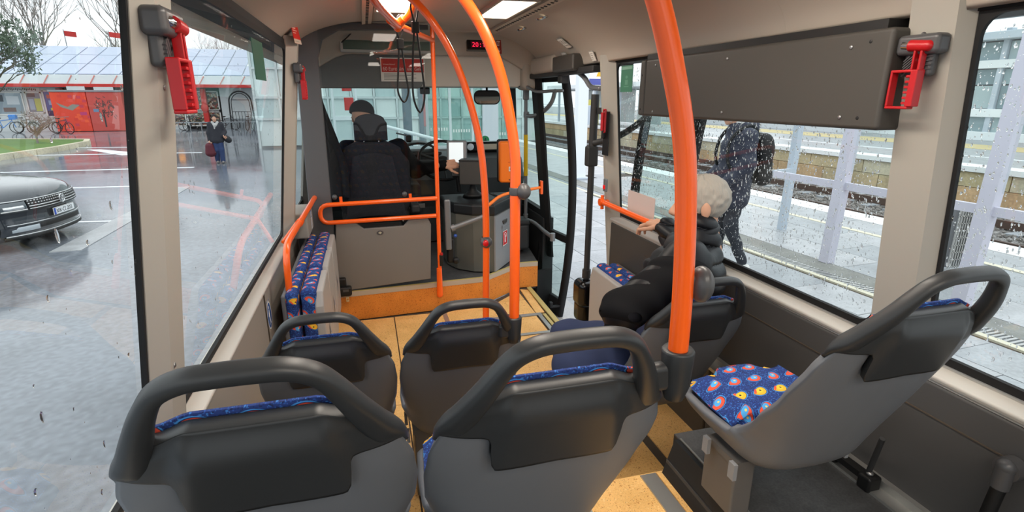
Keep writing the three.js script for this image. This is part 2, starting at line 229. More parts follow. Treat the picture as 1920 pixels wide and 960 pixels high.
{ // left wall
  const w = room('wall_left');
  for (const [z0, z1] of [[BACK, -0.4], [-0.402, -2.49], [-2.494, -3.86]]) obj('wall_panel', rspan(-0.545, -0.502, -0.03, 0.77, z0, z1, 0.012), M.greyLeft, w);
  obj('wall_panel', span(-0.545, -0.52, -0.5, 0.81, -3.86, -5.55), M.cabDark, w);
  obj('window_ledge', [place(rb(0.055, 0.02, BACK + 3.86, 0.008), [-0.513, 0.772, (BACK - 3.86) / 2], [0, 0, -0.35]), span(-0.545, -0.531, 0.77, 0.815, BACK, -5.55)], M.ledge, w);
  obj('outer_skirt', span(-0.565, -0.545, -0.35, 0.76, BACK, -5.55), M.white, w);
  const post = (zr, zf, rear, name, mat, d = 0.06) => { // a pillar: inner face, bevel to the rear, leaning with the wall
    const y0 = 0.77, y1 = 1.93, a = (y, X, z) => [X, y, z], pts = [];
    const ring = (y) => { const o = Xl(y); return [[o - 0.008, zr], [o + 0.008, zr], [o + d, zr - rear], [o + d, zf + 0.012], [o + d - 0.015, zf], [o - 0.008, zf]]; };
    const A = ring(y0), B = ring(y1), pos = []; for (let i = 0; i < 6; i++) { const j = (i + 1) % 6, q = [a(y0, ...A[i]), a(y0, ...A[j]), a(y1, ...B[j]), a(y1, ...B[i])]; pos.push(...q[0], ...q[1], ...q[2], ...q[0], ...q[2], ...q[3]); }
    const g = new THREE.BufferGeometry(); g.setAttribute('position', new THREE.Float32BufferAttribute(pos, 3)); g.computeVertexNormals(); return obj(name, g, mat, w);
  };
  post(-1.222, -1.375, 0.045, 'pillar', M.pillar, 0.036); post(-3.38, -3.52, 0.06, 'pillar', M.pillar); post(-4.5, -4.72, 0.06, 'pillar', M.pillar);
  obj('pillar_screw', [[1.0, -1.29], [1.62, -1.3]].map(([y, z]) => sph(0.006, [Xl(y) + 0.037, y, z], [0.4, 1, 1], 10)), M.screw, w);
  obj('cab_casing', rspan(-0.53, -0.395, 0.735, 0.90, -3.52, -3.86, 0.012), M.greyLeft, w);
  obj('upper_band', span(-0.50, -0.395, TL - 0.01, 1.91, BACK, -5.5), M.rubber, w);
  obj('flap_joint', [span(-0.506, -0.499, 0.0, 0.762, -2.488, -2.496)], M.joint, w);
  drops(pane(-1, BACK, -1.226), -1, 420, 21, 0.0012, 0.005, [-0.55, 1, -1, 1]); drops(pane(-1, -1.365, -3.39), -1, 500, 22, 0.001, 0.003); pane(-1, -3.5, -4.52); pane(-1, -4.7, -5.45, M.glassTint);
}
{ // right wall
  const w = room('wall_right');
  for (const [z0, z1] of [[BACK, -0.5], [-0.503, -1.92], [-1.923, -3.06]]) obj('wall_panel', rspan(1.53, 1.475, -0.03, 0.84, z0, z1, 0.012), z1 < -3 ? M.darkbox : M.grey, w);
  obj('window_ledge', [place(rb(0.05, 0.022, BACK + 3.06, 0.008), [1.492, 0.862, (BACK - 3.06) / 2], [0, 0, 0.4]), span(1.528, 1.512, 0.84, 0.905, BACK, -3.06), rspan(1.48, 1.52, 0.80, 0.855, BACK, -3.06, 0.015)], M.ledge, w);
  obj('trim_seam', span(1.472, 1.476, 0.742, 0.746, BACK, -2.6), M.joint, w);
  const post = (zr, zf, rear, y0, y1, mat, name = 'pillar', d = 0.085, front = 0.014) => {
    const pos = [], ring = (y) => { const o = Xr(y); return [[o + 0.008, zr], [o - 0.008, zr], [o - d, zr - rear], [o - d, zf + front], [o - d + 0.02, zf], [o + 0.008, zf]]; };
    const A = ring(y0), B = ring(y1); for (let i = 0; i < 6; i++) { const j = (i + 1) % 6, q = [[A[i][0], y0, A[i][1]], [B[i][0], y1, B[i][1]], [B[j][0], y1, B[j][1]], [A[j][0], y0, A[j][1]]]; pos.push(...q[0], ...q[1], ...q[2], ...q[0], ...q[2], ...q[3]); }
    const g = new THREE.BufferGeometry(); g.setAttribute('position', new THREE.Float32BufferAttribute(pos, 3)); g.computeVertexNormals(); return obj(name, g, mat, w);
  };
  post(-1.041, -1.19, 0.02, 0.85, 1.86, M.pillar, 'pillar', 0.045, 0.008); post(-2.99, -3.14, 0.10, 0.0, 1.84, M.pillar, 'pillar', 0.05, 0.02); post(-4.42, -4.62, 0.04, 0.2, 1.84, M.rubber, 'door_jamb', 0.03);
  obj('pillar_cover', place(span(-0.002, 0.002, 1.26, 1.52, -3.02, -3.10), [Xr(1.39) - 0.053, 0, 0], [0, 0, 0]), M.black, w);
  obj('upper_band', [span(1.42, 1.60, TR - 0.004, 1.86, BACK, -3.12), span(1.42, 1.60, 1.79, 1.86, -3.12, -5.4)], M.rubber, w);
  obj('cab_wall', span(1.50, 1.60, -0.3, 0.55, -4.5, -5.55), M.cabDark, w);
  drops(pane(1, BACK, -1.043), 1, 7000, 31, 0.001, 0.0031, [0.1, 1, -1, 1]); drops(pane(1, -1.20, -3.0), 1, 9000, 32, 0.001, 0.0032);
}
{ // windscreen and front end
  const w = room('window_' + (win.length + 1)); win.push(w);
  const q = (pts) => { const g = new THREE.BufferGeometry(); g.setAttribute('position', new THREE.Float32BufferAttribute([...pts[0], ...pts[1], ...pts[2], ...pts[0], ...pts[2], ...pts[3]], 3)); g.setAttribute('uv', new THREE.Float32BufferAttribute([0, 0, 1, 0, 1, 1, 0, 0, 1, 1, 0, 1], 2)); g.computeVertexNormals(); return g; };
  obj('glass_pane', q([[-0.5, 0.85, -5.75], [1.55, 0.85, -5.75], [1.5, 1.78, -5.5], [-0.42, 1.78, -5.5]]), M.glassTint, w);
  obj('screen_frame', [bar([-0.55, 1.775, -5.5], [1.6, 1.775, -5.5], 0.05, 0.05), bar([-0.5, 0.8, -5.76], [-0.42, 1.8, -5.5], 0.1, 0.05), bar([1.57, 0.8, -5.72], [1.46, 1.8, -5.48], 0.06, 0.1)], M.rubber, w);
  const side = room('window_' + (win.length + 1)); win.push(side);
  obj('glass_pane', q([[1.54, 0.58, -4.62], [1.54, 0.58, -5.6], [1.46, 1.78, -5.45], [1.46, 1.78, -4.62]]), M.glassTint, side);
  obj('rubber_frame', [bar([1.54, 0.58, -4.6], [1.54, 0.58, -5.6], 0.05, 0.05), bar([1.46, 1.78, -4.6], [1.46, 1.78, -5.45], 0.05, 0.05), bar([1.54, 0.56, -5.6], [1.46, 1.8, -5.45], 0.06, 0.06)], M.rubber, side);
  const f = room('wall_front'); obj('front_panel', span(-0.62, 1.62, -0.3, 0.86, -5.72, -5.82), M.cabDark, f);
  const b = room('wall_back'); obj('back_panel', [span(-0.62, 1.62, -0.2, 0.95, BACK, BACK + 0.06), span(-0.62, -0.3, 0.95, 2.1, BACK, BACK + 0.06), span(1.35, 1.62, 0.95, 2.1, BACK, BACK + 0.06), span(-0.3, 1.35, 1.75, 2.1, BACK, BACK + 0.06)], M.pillar, b);
}
{ // ceiling with its coved sides, front bulkhead and display header
  const c = room('ceiling');
  const prof = [[-0.43, 1.885], [-0.415, 1.91], [-0.35, 1.965], [-0.24, 2.02], [-0.08, 2.062], [0.08, 2.08], [0.5, 2.085], [0.93, 2.08], [1.06, 2.058], [1.21, 2.0], [1.32, 1.93], [1.38, 1.86], [1.40, 1.80]];
  const curve = new THREE.CatmullRomCurve3(prof.map(([x, y]) => V(x, y, 0)), false, 'centripetal');
  const cove = (t0, t1, z0, z1, n) => sheet((s, t) => { const p = curve.getPoint(lerp(t0, t1, t)); return [p.x, p.y, lerp(z1, z0, s)]; }, 2, n, 0.05);
  const T = (i) => i / 12;
  obj('cove_panel', cove(T(0), T(5), BACK, -4.3, 20), M.ceil, c); obj('ceiling_panel', cove(T(5), T(7), BACK, -4.3, 6), M.ceil, c);
  for (const [z0, z1] of [[BACK, -1.635], [-1.638, -4.3]]) obj('cove_panel', cove(T(7), T(12), z0, z1, 22), M.ceil, c);
  const roof = ext([[-0.62, 1.86], [-0.5, 2.12], [-0.1, 2.2], [1.1, 2.2], [1.5, 2.12], [1.64, 1.82], [1.6, 1.8], [1.46, 2.06], [1.1, 2.16], [-0.1, 2.16], [-0.46, 2.06], [-0.58, 1.84]], BACK + 5.6); obj('roof_shell', roof.translate(0, 0, -5.55), M.white, c);
  const bulk = [[2.08, -4.28], [2.06, -4.40], [2.01, -4.48], [1.955, -4.52], [1.92, -4.53]], bc = new THREE.CatmullRomCurve3(bulk.map(([y, z]) => V(0, y, z)), false, 'centripetal');
  obj('front_bulkhead', sheet((s, t) => { const p = bc.getPoint(s), x = lerp(-0.42, 1.44, t), k = smooth(0.30, 0.5, Math.abs(x - 0.5) / 1.9) * 0.2; return [x, p.y - k * 0.75, p.z]; }, 10, 30, -0.03), M.ceil, c);
  const h = room('trim_1'); const hd = rrect(1.76, 0.30, 0.05).map(([x, y]) => [x, y]);
  obj('header_panel', ext(hd, 0.10, 0.012, [], 3).translate(0.44, 1.835, -4.69), M.header, h);
  obj('header_soffit', span(-0.45, 1.5, 1.69, 1.705, -4.68, -5.45), M.pillar, h); obj('header_seam', rspan(-0.44, 1.33, 1.687, 1.70, -4.60, -4.62, 0.004), M.black, h);
  obj('header_back', span(-0.5, 1.5, 1.705, 2.1, -4.72, -5.5), M.cabDark, h); obj('corner_cover', rspan(1.30, 1.47, 1.66, 1.95, -4.5, -4.75, 0.05), M.ceil, h);
}

// ------------------------------------------------------------------ passenger seats
const SA = 22 * D, SD = [-Math.cos(SA), -Math.sin(SA)], STOP = 0.632, SR = 0.145, SARC = SR * (90 * D - SA) ;
function seatLine(v) { // side view of the shell: { y, z, normal out }, the top of the grab handle is at y 0.99, z 0
  if (v < STOP) return { y: 0.99 + SD[0] * v, z: SD[1] * v, n: [SD[1], -SD[0]] };
  const y0 = 0.99 + SD[0] * STOP, z0 = SD[1] * STOP, n0 = [SD[1], -SD[0]], cy = y0 - n0[0] * SR, cz = z0 - n0[1] * SR;
  if (v < STOP + SARC) { const a = (v - STOP) / SR, n = [n0[0] * Math.cos(a) + SD[0] * Math.sin(a), n0[1] * Math.cos(a) + SD[1] * Math.sin(a)]; return { y: cy + n[0] * SR, z: cz + n[1] * SR, n }; }
  const l = v - STOP - SARC; return { y: cy - SR + l * 0.06, z: cz - l, n: [-1, -0.06] };
}
const table = (T) => (v) => { for (let i = 1; i < T.length; i++) if (v <= T[i][0]) return lerp(T[i - 1][1], T[i][1], smooth(0, 1, (v - T[i - 1][0]) / (T[i][0] - T[i - 1][0])) * 0.5 + 0.5 * (v - T[i - 1][0]) / (T[i][0] - T[i - 1][0])); return T[T.length - 1][1]; };
const SEND = STOP + SARC + 0.27;
const seatHalf = table([[0.09, 0.122], [0.14, 0.15], [0.2, 0.185], [0.28, 0.208], [0.36, 0.214], [0.48, 0.21], [0.6, 0.195], [0.72, 0.205], [0.9, 0.208], [SEND - 0.06, 0.2], [SEND, 0.15]]);
const seatWing = table([[0.09, 0.004], [0.2, 0.012], [0.3, 0.026], [0.42, 0.045], [0.56, 0.085], [0.66, 0.125], [0.8, 0.115], [SEND - 0.05, 0.09], [SEND, 0.07]]);
const seatAt = (v, t, off = 0) => { const p = seatLine(v), w = seatWing(v) * Math.pow(Math.abs(t), 4.5) - off; return [t * seatHalf(v), p.y - p.n[0] * w, p.z - p.n[1] * w]; };
const dropLine = (t) => { const a = Math.abs(t); return 0.222 + 0.075 * smooth(0.62, 0.5, a) - 0.012 * (1 - a); };
const padTop = (t) => { const a = Math.abs(t); return 0.121 + 0.022 * smooth(0.55, 0.85, a); };
function sweepHandle() {
  const pts = [[0.184, 0.25], [0.172, 0.214], [0.154, 0.176], [0.134, 0.125], [0.110, 0.07], [0.088, 0.036], [0.058, 0.02], [0.02, 0.0165], [-0.02, 0.0165], [-0.058, 0.02], [-0.088, 0.036], [-0.110, 0.07], [-0.134, 0.125], [-0.154, 0.176], [-0.172, 0.214], [-0.184, 0.25]];
  const c = new THREE.CatmullRomCurve3(pts.map(([x, v]) => V(x, v, 0)), false, 'centripetal'), n = 72, m = 16, pos = [], idx = [];
  for (let i = 0; i <= n; i++) {
    const s = i / n, p = c.getPoint(s), g = c.getTangent(s), e = Math.abs(s - 0.5) * 2, w = lerp(0.0132, 0.024, smooth(0.35, 0.85, e)) * lerp(1, 0.75, smooth(0.9, 1, e)), d = lerp(0.0155, 0.02, smooth(0.3, 0.8, e)) * lerp(1, 0.3, smooth(0.8, 1, e)), l = seatLine(p.y), fw = seatWing(p.y) * 0.8;
    for (let j = 0; j < m; j++) {
      const a = j / m * 2 * Math.PI, sq = (q) => Math.sign(q) * Math.pow(Math.abs(q), 0.8), u = sq(Math.cos(a)) * w, k = sq(Math.sin(a)) * d + lerp(0.004, -0.012, smooth(0.5, 0.95, e)) - fw;
      const x = p.x - g.y * u, v = g.x * u; pos.push(x, l.y + SD[0] * v + l.n[0] * k, l.z + SD[1] * v + l.n[1] * k);
    }
  }
  for (let i = 0; i < n; i++) for (let j = 0; j < m; j++) { const a = i * m + j, b = i * m + (j + 1) % m; idx.push(a, a + m, b, b, a + m, b + m); }
  for (const i of [0, n]) { const k = pos.length / 3; let x = 0, y = 0, z = 0; for (let j = 0; j < m; j++) { x += pos[(i * m + j) * 3] / m; y += pos[(i * m + j) * 3 + 1] / m; z += pos[(i * m + j) * 3 + 2] / m; } pos.push(x, y, z); for (let j = 0; j < m; j++) idx.push(...(i ? [i * m + j, k, i * m + (j + 1) % m] : [i * m + j, i * m + (j + 1) % m, k])); }
  const g = new THREE.BufferGeometry(); g.setAttribute('position', new THREE.Float32BufferAttribute(pos, 3)); g.setIndex(idx); g.computeVertexNormals(); g.setAttribute('uv', new THREE.Float32BufferAttribute(new Float32Array(pos.length / 3 * 2), 2)); return g;
}
const tri = (a, b, n) => { const o = []; for (let i = 0; i <= n; i++) o.push(lerp(a, b, i / n)); return o; };
function makeSeat(label, foot) { // foot = height of the floor under the seat in seat coordinates
  const t = thing('passenger_seat', label, 'seat', [0, 0, 0], 0);
  const bulge = (tt, s) => 0.012 * (1 - Math.pow(Math.abs(tt), 2.5)) * smooth(0, 0.35, s);
  obj('upper_back', sheet((s, q) => { const tt = 1 - 2 * q, v = lerp(padTop(tt), dropLine(tt), s); return seatAt(v, tt, bulge(tt, s) + 0.014 * smooth(0.7, 0.45, Math.abs(tt)) * smooth(0, 0.25, s)); }, 26, 64, (s) => 0.02), M.seatDark, t);
  obj('grab_handle', sweepHandle(), M.seatDark, t);
  obj('seat_shell', sheet((s, q) => { const tt = 1 - 2 * q, v = lerp(dropLine(tt) - 0.012, SEND, s); return seatAt(v, tt, 0.006 * (1 - Math.abs(tt)) + 0.004 * smooth(0, 0.1, s)); }, 60, 48, 0.02), M.seatLight, t);
  obj('back_cushion', sheet((s, q) => { const tt = 0.86 * (1 - 2 * q), v = lerp(0.116 + 0.024 * smooth(0.55, 0.9, Math.abs(tt)), 0.6, s); return seatAt(v, tt, -0.019 - 0.004); }, 30, 30, (s, q) => 0.006 + 0.036 * smooth(0, 0.35, s) * Math.pow(Math.sin(Math.PI * Math.min(0.97, Math.max(0.03, q))), 0.6)), M.fabric, t);
  obj('seat_cushion', sheet((s, q) => { const tt = lerp(0.82, 0.92, smooth(0, 0.3, s)) * (1 - 2 * q), v = lerp(0.765, SEND - 0.012, s); return seatAt(v, tt, -0.05); }, 24, 30, (s, q) => 0.03 + 0.074 * lerp(0.45, 1, smooth(0, 0.25, s)) * Math.pow(Math.sin(Math.PI * (0.02 + 0.96 * q)), 0.22) * Math.pow(Math.sin(Math.PI * (0.12 + 0.84 * (1 - s) * 0.5 + 0.04)), 0.4)), M.fabric, t);
  for (const x of [-0.19, 0.19]) for (const z of [-0.46, -0.34]) obj('seat_lug', bx(0.012, 0.05, 0.024, [x, 0.312, z]), M.seatPan, t);
  obj('seat_leg', [rspan(-0.165, -0.095, foot, 0.315, -0.50, -0.36, 0.008), bx(0.24, 0.02, 0.14, [-0.05, 0.312, -0.42])], std(0x625f5c, 0.5), t);
  return t;
}
function socket(seat, x, y, z) { const p = seat.position; obj('pole_socket', [lathe([[0.0, -0.07], [0.016, -0.065], [0.024, -0.04], [0.0265, 0.0], [0.0275, 0.022], [0.024, 0.027], [0.017, 0.025], [0, 0.025]], [x - p.x, y - p.y, z - p.z]), place(rb(0.05, 0.05, 0.026, 0.012), [x - p.x - 0.028, y - p.y - 0.02, z - p.z])], M.seatDark, seat); }
const SG = 'two-tone grey seats with blue patterned covers';
const seat1 = makeSeat('nearest grey seat on the left, beside the rear window, seen from behind', 0.13);
seat1.position.set(-0.17, 0.315, -0.625); seat1.userData.group = SG;
const seat2 = dup(seat1, 'nearest grey seat beside the aisle whose back holds the thickest orange pole', [0.268, 0.302, -0.63], 0, SG);
const seatR = dup(seat1, 'single grey seat at right with its blue patterned cushion in full view', [1.098, 0.303, -0.70], 0, SG);
const seat3 = makeSeat('second-row grey seat against the left wall, low behind the nearest left seat', 0);
seat3.position.set(-0.17, 0.02, -1.505); seat3.userData.group = SG;
const seat4 = dup(seat3, 'second-row grey seat beside the aisle, an orange pole rising from its back', [0.265, 0.02, -1.505], 0, SG);
const seatM = dup(seat3, 'grey seat that the man in the dark jacket sits on', [1.115, 0.03, -1.46], 0, SG);
socket(seat2, 0.471, 1.178, -0.70); socket(seat4, 0.425, 0.885, -1.565);
{ // wall bracket of the single seat, and the hose on the wall behind it
  const p = seatR.position, L = (x, y, z) => [x - p.x, y - p.y, z - p.z];
  obj('wall_bracket', [bar(L(1.42, 0.475, -1.03), L(1.42, 0.475, -1.22), 0.03, 0.02), rb(0.05, 0.05, 0.045, 0.008, L(1.425, 0.462, -1.05))], M.black, seatR); obj('wall_bracket', rb(0.04, 0.03, 0.03, 0.006, L(1.43, 0.455, -1.18)), M.black, seatR); obj('bracket_strut', rod(L(1.425, 0.47, -1.06), L(1.40, 0.64, -1.02), 0.008), M.cabDark, seatR); obj('bracket_bolt', sph(0.011, L(1.422, 0.492, -1.05), [1, 0.7, 1], 12), M.screw, seatR);
  const h = thing('wall_hose', 'black hose with a grey elbow on the right wall in the bottom corner', 'hose', [1.44, 0.735, -0.745]); obj('elbow', [rod([0.03, 0.0, 0], [0.0, 0.0, 0], 0.03), rod([0, 0.012, 0], [-0.004, -0.05, 0], 0.02), sph(0.021, [0, 0.008, 0])], M.bell, h); obj('hose_tube', wire([[-0.004, -0.05, 0], [-0.01, -0.14, -0.004], [-0.012, -0.29, -0.01]], 0.0155, 20, 12), M.black, h);
}

// ------------------------------------------------------------------ lamps in the ceiling
function ceilingLamp(x, z, label, len = 0.62, power = 13) {
  const t = thing('ceiling_light', label, 'light', [x, 2.075, z], 0, 'fluorescent ceiling light panels');
  obj('light_frame', [span(-0.105, 0.105, -0.012, 0.012, len / 2, len / 2 + 0.015), span(-0.105, 0.105, -0.012, 0.012, -len / 2 - 0.015, -len / 2), span(-0.105, -0.09, -0.012, 0.012, -len / 2, len / 2), span(0.09, 0.105, -0.012, 0.012, -len / 2, len / 2)], M.ceil, t);
  obj('diffuser', rspan(-0.09, 0.09, -0.012, 0.01, -len / 2, len / 2, 0.008), std(0xfff2dc, 0.5, { emissive: 0xfff0d8, emissiveIntensity: 2.4 }), t);
  const l = new THREE.RectAreaLight(0xfff5e8, power, 0.17, len - 0.02); l.position.set(0, -0.016, 0); l.lookAt(0, -5, 0); l.rotation.set(-Math.PI / 2, 0, 0); t.add(l);
  return t;
}
const LX = [0.20, 0.80];
ceilingLamp(LX[1], -3.13, 'bright ceiling light panel right of the orange poles, above the entrance');
ceilingLamp(LX[0], -3.05, 'bright ceiling light panel over the black hanging straps');
for (const [i, z] of [-1.2, 0.6].entries()) for (const [j, x] of LX.entries()) ceilingLamp(x, z, ['left', 'right'][j] + ' ceiling light panel overhead, ' + ['ahead of the nearest seats', 'behind the camera'][i] + ', above the picture', 0.9);
{ // perforated air strips beside the lamps, each slot a piece
  for (const [x, w] of [[0.06, -1], [0.965, 1]]) { const t = room('air_channel'); obj('channel_strip', bx(0.06, 0.012, 2.2, [x, 2.068 - (w > 0 ? 0.0 : 0.0), -3.1], [0, 0, -w * 0.12]), M.cream, t); for (let i = 0; i < 34; i++) obj('air_slot', bx(0.016, 0.004, 0.018, [x, 2.061, -2.2 - i * 0.055], [0, 0, -w * 0.12]), M.black, t); }
  for (const [x, y, z, l] of [[1.07, 2.042, -3.72, 'small round recessed spot in the right ceiling cove nearer the front'], [1.05, 2.046, -3.22, 'small round recessed spot in the right ceiling cove nearer the camera']]) {
    const t = thing('spot_light', l, 'light', [x, y, z]); t.rotation.z = 0.33; obj('trim_ring', lathe([[0.022, 0.004], [0.03, -0.006], [0.036, -0.002], [0.038, 0.006]], [0, 0, 0]), M.chrome, t); obj('lens', lathe([[0, -0.001], [0.024, 0.001]], [0, 0, 0]), std(0xf5eee0, 0.2, { emissive: 0xffe8c8, emissiveIntensity: 0.5 }), t);
  }
}

// ------------------------------------------------------------------ orange poles and rails
const OR = 0.0162;
function pole(name, label, pts, r, group) { const t = thing(name, label, 'pole', pts[0], 0, group); obj('pole_tube', wire(pts.map((p) => [p[0] - pts[0][0], p[1] - pts[0][1], p[2] - pts[0][2]]), r, 90, 20), M.orange, t); return t; }
const poleN = pole('grab_pole', 'thickest orange pole, rising from the seat back nearest the camera at right', [[0.471, 1.15, -0.70], [0.471, 1.20, -0.7], [0.470, 1.28, -0.7], [0.465, 1.384, -0.7], [0.453, 1.505, -0.7], [0.439, 1.574, -0.7], [0.42, 1.638, -0.7], [0.399, 1.699, -0.7], [0.355, 1.80, -0.7], [0.30, 1.93, -0.7], [0.25, 2.07, -0.7]], OR);
const poleM = pole('grab_pole', 'curved orange pole rising from the second-row aisle seat with a round grey bell button', [[0.426, 0.85, -1.565], [0.428, 0.95, -1.565], [0.430, 1.298, -1.565], [0.430, 1.424, -1.565], [0.413, 1.546, -1.565], [0.381, 1.679, -1.565], [0.334, 1.787, -1.565], [0.288, 1.854, -1.565], [0.21, 1.95, -1.565], [0.15, 2.07, -1.565]], OR);
const poleF = pole('grab_pole', 'curved orange pole standing on the yellow floor with a red stop button at half height', [[0.485, 0.0, -2.3], [0.487, 0.3, -2.3], [0.489, 0.6, -2.3], [0.494, 1.163, -2.3], [0.474, 1.408, -2.3], [0.432, 1.589, -2.3], [0.367, 1.763, -2.3], [0.288, 1.892, -2.3], [0.227, 1.965, -2.33], [0.15, 2.03, -2.36], [0.1, 2.08, -2.38]], 0.0155);
obj('floor_flange', lathe([[0.018, 0.012], [0.04, 0.008], [0.042, 0]], [0, 0, 0]), M.orange, poleF);
{
  const t = poleF, y = 0.97; // stop button: grey collar, red knob
  obj('button_housing', [sph(0.027, [0.010, y, 0.008], [1, 1, 0.9]), lathe([[0.016, -0.022], [0.021, -0.016], [0.021, 0.016], [0.016, 0.022]], [0.006, y, 0])], M.bell, t); obj('stop_button', sph(0.014, [0.003, y, 0.027], [1, 1.1, 0.6]), M.stop, t);
  obj('bell_button', [sph(0.023, [0.027, 0.475, 0.012], [1, 1.1, 1]), lathe([[0.0165, -0.012], [0.0185, -0.008], [0.0185, 0.008], [0.0165, 0.012]], [0.004, 0.475, 0])], M.bell, poleM);
  obj('bell_button', [sph(0.024, [0.028, 0.165, 0.004], [0.75, 1.25, 1.0], 28), rb(0.028, 0.035, 0.02, 0.008, [0.016, 0.165, 0])], M.bell, poleN);
}
{ // ceiling rail with its sleeve, strap loops
  const J = [0.195, 1.945, -2.92], t = thing('ceiling_rail', 'orange ceiling handrail meeting in a sleeve above the black straps', 'handrail', J, 0), L = (p) => p.map((v, i) => v - J[i]);
  obj('rail_tube', wire([[-0.05, 2.03, -1.7], [0.065, 1.955, -2.245], [0.13, 1.947, -2.6], J].map(L), 0.0165, 40, 16), M.orange, t);
  obj('rail_tube', wire([J, [0.25, 1.99, -2.86], [0.285, 2.085, -2.8]].map(L), 0.0165, 20, 16), M.orange, t);
  obj('rail_tube', rod(L([0.21, 1.945, -2.96]), L([0.485, 1.972, -3.88]), 0.016), M.orange, t);
  obj('sleeve', [sph(0.024, [0, -0.004, 0], [1, 1.2, 1]), rod([-0.045, 0.004, 0.16], [0, 0, 0], 0.02, 0.024), rod([0, 0, 0], [0.03, 0.03, 0.04], 0.024, 0.02)], M.orange, t);
  const strap = (label, x, y, z, k) => {
    const s = thing('strap_loop', label, 'strap', [x, y, z], 0.5);
    obj('buckle', rb(0.036, 0.05, 0.018, 0.004, [0, 0, 0]), M.black, s);
    obj('strap_band', [wire([[-0.006, 0.02, 0], [-0.02, 0.09, 0], [0, 0.135, 0.004], [0.02, 0.09, 0], [0.006, 0.02, 0]], 0.0045, 30, 6), wire([[-0.008, -0.02, 0], [-0.022, -0.14, 0], [-0.03, -0.24 * k, 0.004], [0, -0.285 * k, 0.006], [0.03, -0.24 * k, 0.004], [0.022, -0.14, 0], [0.008, -0.02, 0]], 0.0048, 50, 6)], M.black, s);
  };
  strap('black hanging strap loop at left, slung over the orange sleeve', 0.205, 1.862, -2.96, 1.0); strap('black hanging strap loop at right with the larger buckle', 0.262, 1.915, -2.72, 1.35);
}
{ // partition behind the driver
  const t = thing('driver_partition', 'glass and grey panel partition with orange rails behind the driver', 'partition', [0.47, 0.23, -3.89]), o = [0.47, 0.23, -3.89], P = (g) => g.map ? g.map((q) => q.translate(-o[0], -o[1], -o[2])) : g.translate(-o[0], -o[1], -o[2]);
  obj('partition_pole', P([rod([0.47, 0.13, -3.88], [0.486, 2.08, -3.88], 0.015, 0.015, 16)]), M.orange, t);
  obj('pole_foot', P([rod([0.462, 0.15, -3.855], [0.466, 0.36, -3.865], 0.024, 0.02, 16), sph(0.024, [0.462, 0.15, -3.855])]), M.orange, t);
  const u = fillet([[0.47, 0.895, -3.87], [-0.345, 0.882, -3.87], [-0.345, 0.755, -3.87], [0.46, 0.765, -3.87]], 0.06); obj('partition_rail', P([new THREE.TubeGeometry(u, 80, 0.0155, 14)]), M.orange, t);
  obj('rail_clip', P([-0.2, 0.28].map((x) => bx(0.02, 0.05, 0.012, [x, 0.91, -3.88]))), M.orange, t);
  for (const x of [-0.24, 0.24]) obj('glass_fixing', P([lathe([[0, 0.012], [0.012, 0.01], [0.018, 0], [0.018, -0.01]], [x, 0.935, -3.868], [Math.PI / 2, 0, 0])]), M.bell, t);
  obj('glass_panel', P([face(0.72, 1.14, [0.11, 1.49, -3.885])]), std(0xe6eaea, 0, { transmission: 1, thickness: 0, ior: 1.5, specularIntensity: 0.4 }), t);
  const panel = ext([[-0.26, 0.235], [0.40, 0.275], [0.42, 0.70], [0.40, 0.745], [0.26, 0.74], [0.22, 0.70], [-0.06, 0.695], [-0.12, 0.745], [-0.25, 0.745], [-0.275, 0.5]], 0.016, 0.006, [], 2).translate(0, 0, -3.90);
  obj('lower_panel', P([panel]), std(0x787470, 0.55), t);
  for (const [x, y] of [[-0.22, 0.30], [0.385, 0.45], [-0.17, 0.70], [0.22, 0.74]]) obj('panel_screw', P([sph(0.007, [x, y, -3.882], [1, 1, 0.4], 10)]), M.screw, t);
  obj('oval_badge', P([place(new THREE.CylinderGeometry(0.022, 0.022, 0.004, 24), [0.05, 0.66, -3.877], [Math.PI / 2, 0, 0], [1.1, 1, 0.75])]), M.bell, t); obj('badge_cross', P([bx(0.022, 0.006, 0.004, [0.05, 0.66, -3.874]), bx(0.006, 0.016, 0.004, [0.05, 0.66, -3.874])]), M.paleLine, t);
  const fr = ext([[-0.43, 0.23], [-0.27, 0.23], [-0.262, 1.85], [-0.225, 1.96], [-0.12, 2.02], [0.46, 2.04], [0.46, 2.07], [-0.2, 2.07], [-0.40, 1.95]], 0.03, 0.005).translate(0, 0, -3.935); obj('partition_frame', P([fr]), std(0x56575a, 0.6), t);
  // belt box on the step
  const b = thing('seat_belt_reel', 'black seat belt buckle box on the step left of the grey panel', 'belt box', [-0.225, 0.25, -3.84]); obj('reel_box', [rb(0.09, 0.07, 0.06, 0.015, [0, 0, 0]), rb(0.06, 0.07, 0.05, 0.012, [-0.02, 0.06, -0.02])], M.black, b); obj('belt_tongue', ext(rrect(0.022, 0.036, 0.004), 0.003, 0, [rrect(0.01, 0.012, 0.002)]).translate(0.012, -0.055, 0.03), M.chrome, b);
  obj('label_plate', face(0.04, 0.018, [0.005, 0.012, 0.0305]), M.bell, b);
  const gate = thing('cab_gate', 'dark hinged gate arm beside the partition pole with a grey bar', 'gate', [0.53, 0.45, -3.93]);
  obj('gate_post', [rspan(0.0, 0.045, 0.03, 0.42, -0.02, 0.02, 0.012)], M.steelGrey, gate); obj('gate_bar', [rod([0.06, 0.20, 0], [0.3, 0.275, 0.0], 0.019, 0.019), rod([0.045, 0.195, 0], [0.075, 0.205, 0], 0.027)], M.steelGrey, gate); obj('hinge_block', [rb(0.06, 0.2, 0.05, 0.02, [0.04, 0.02, -0.02]), rb(0.05, 0.05, 0.05, 0.02, [0.075, -0.06, 0])], M.black, gate); obj('blue_cap', sph(0.014, [0.075, 0.14, 0.01]), std(0x2a4fa0, 0.3), gate);
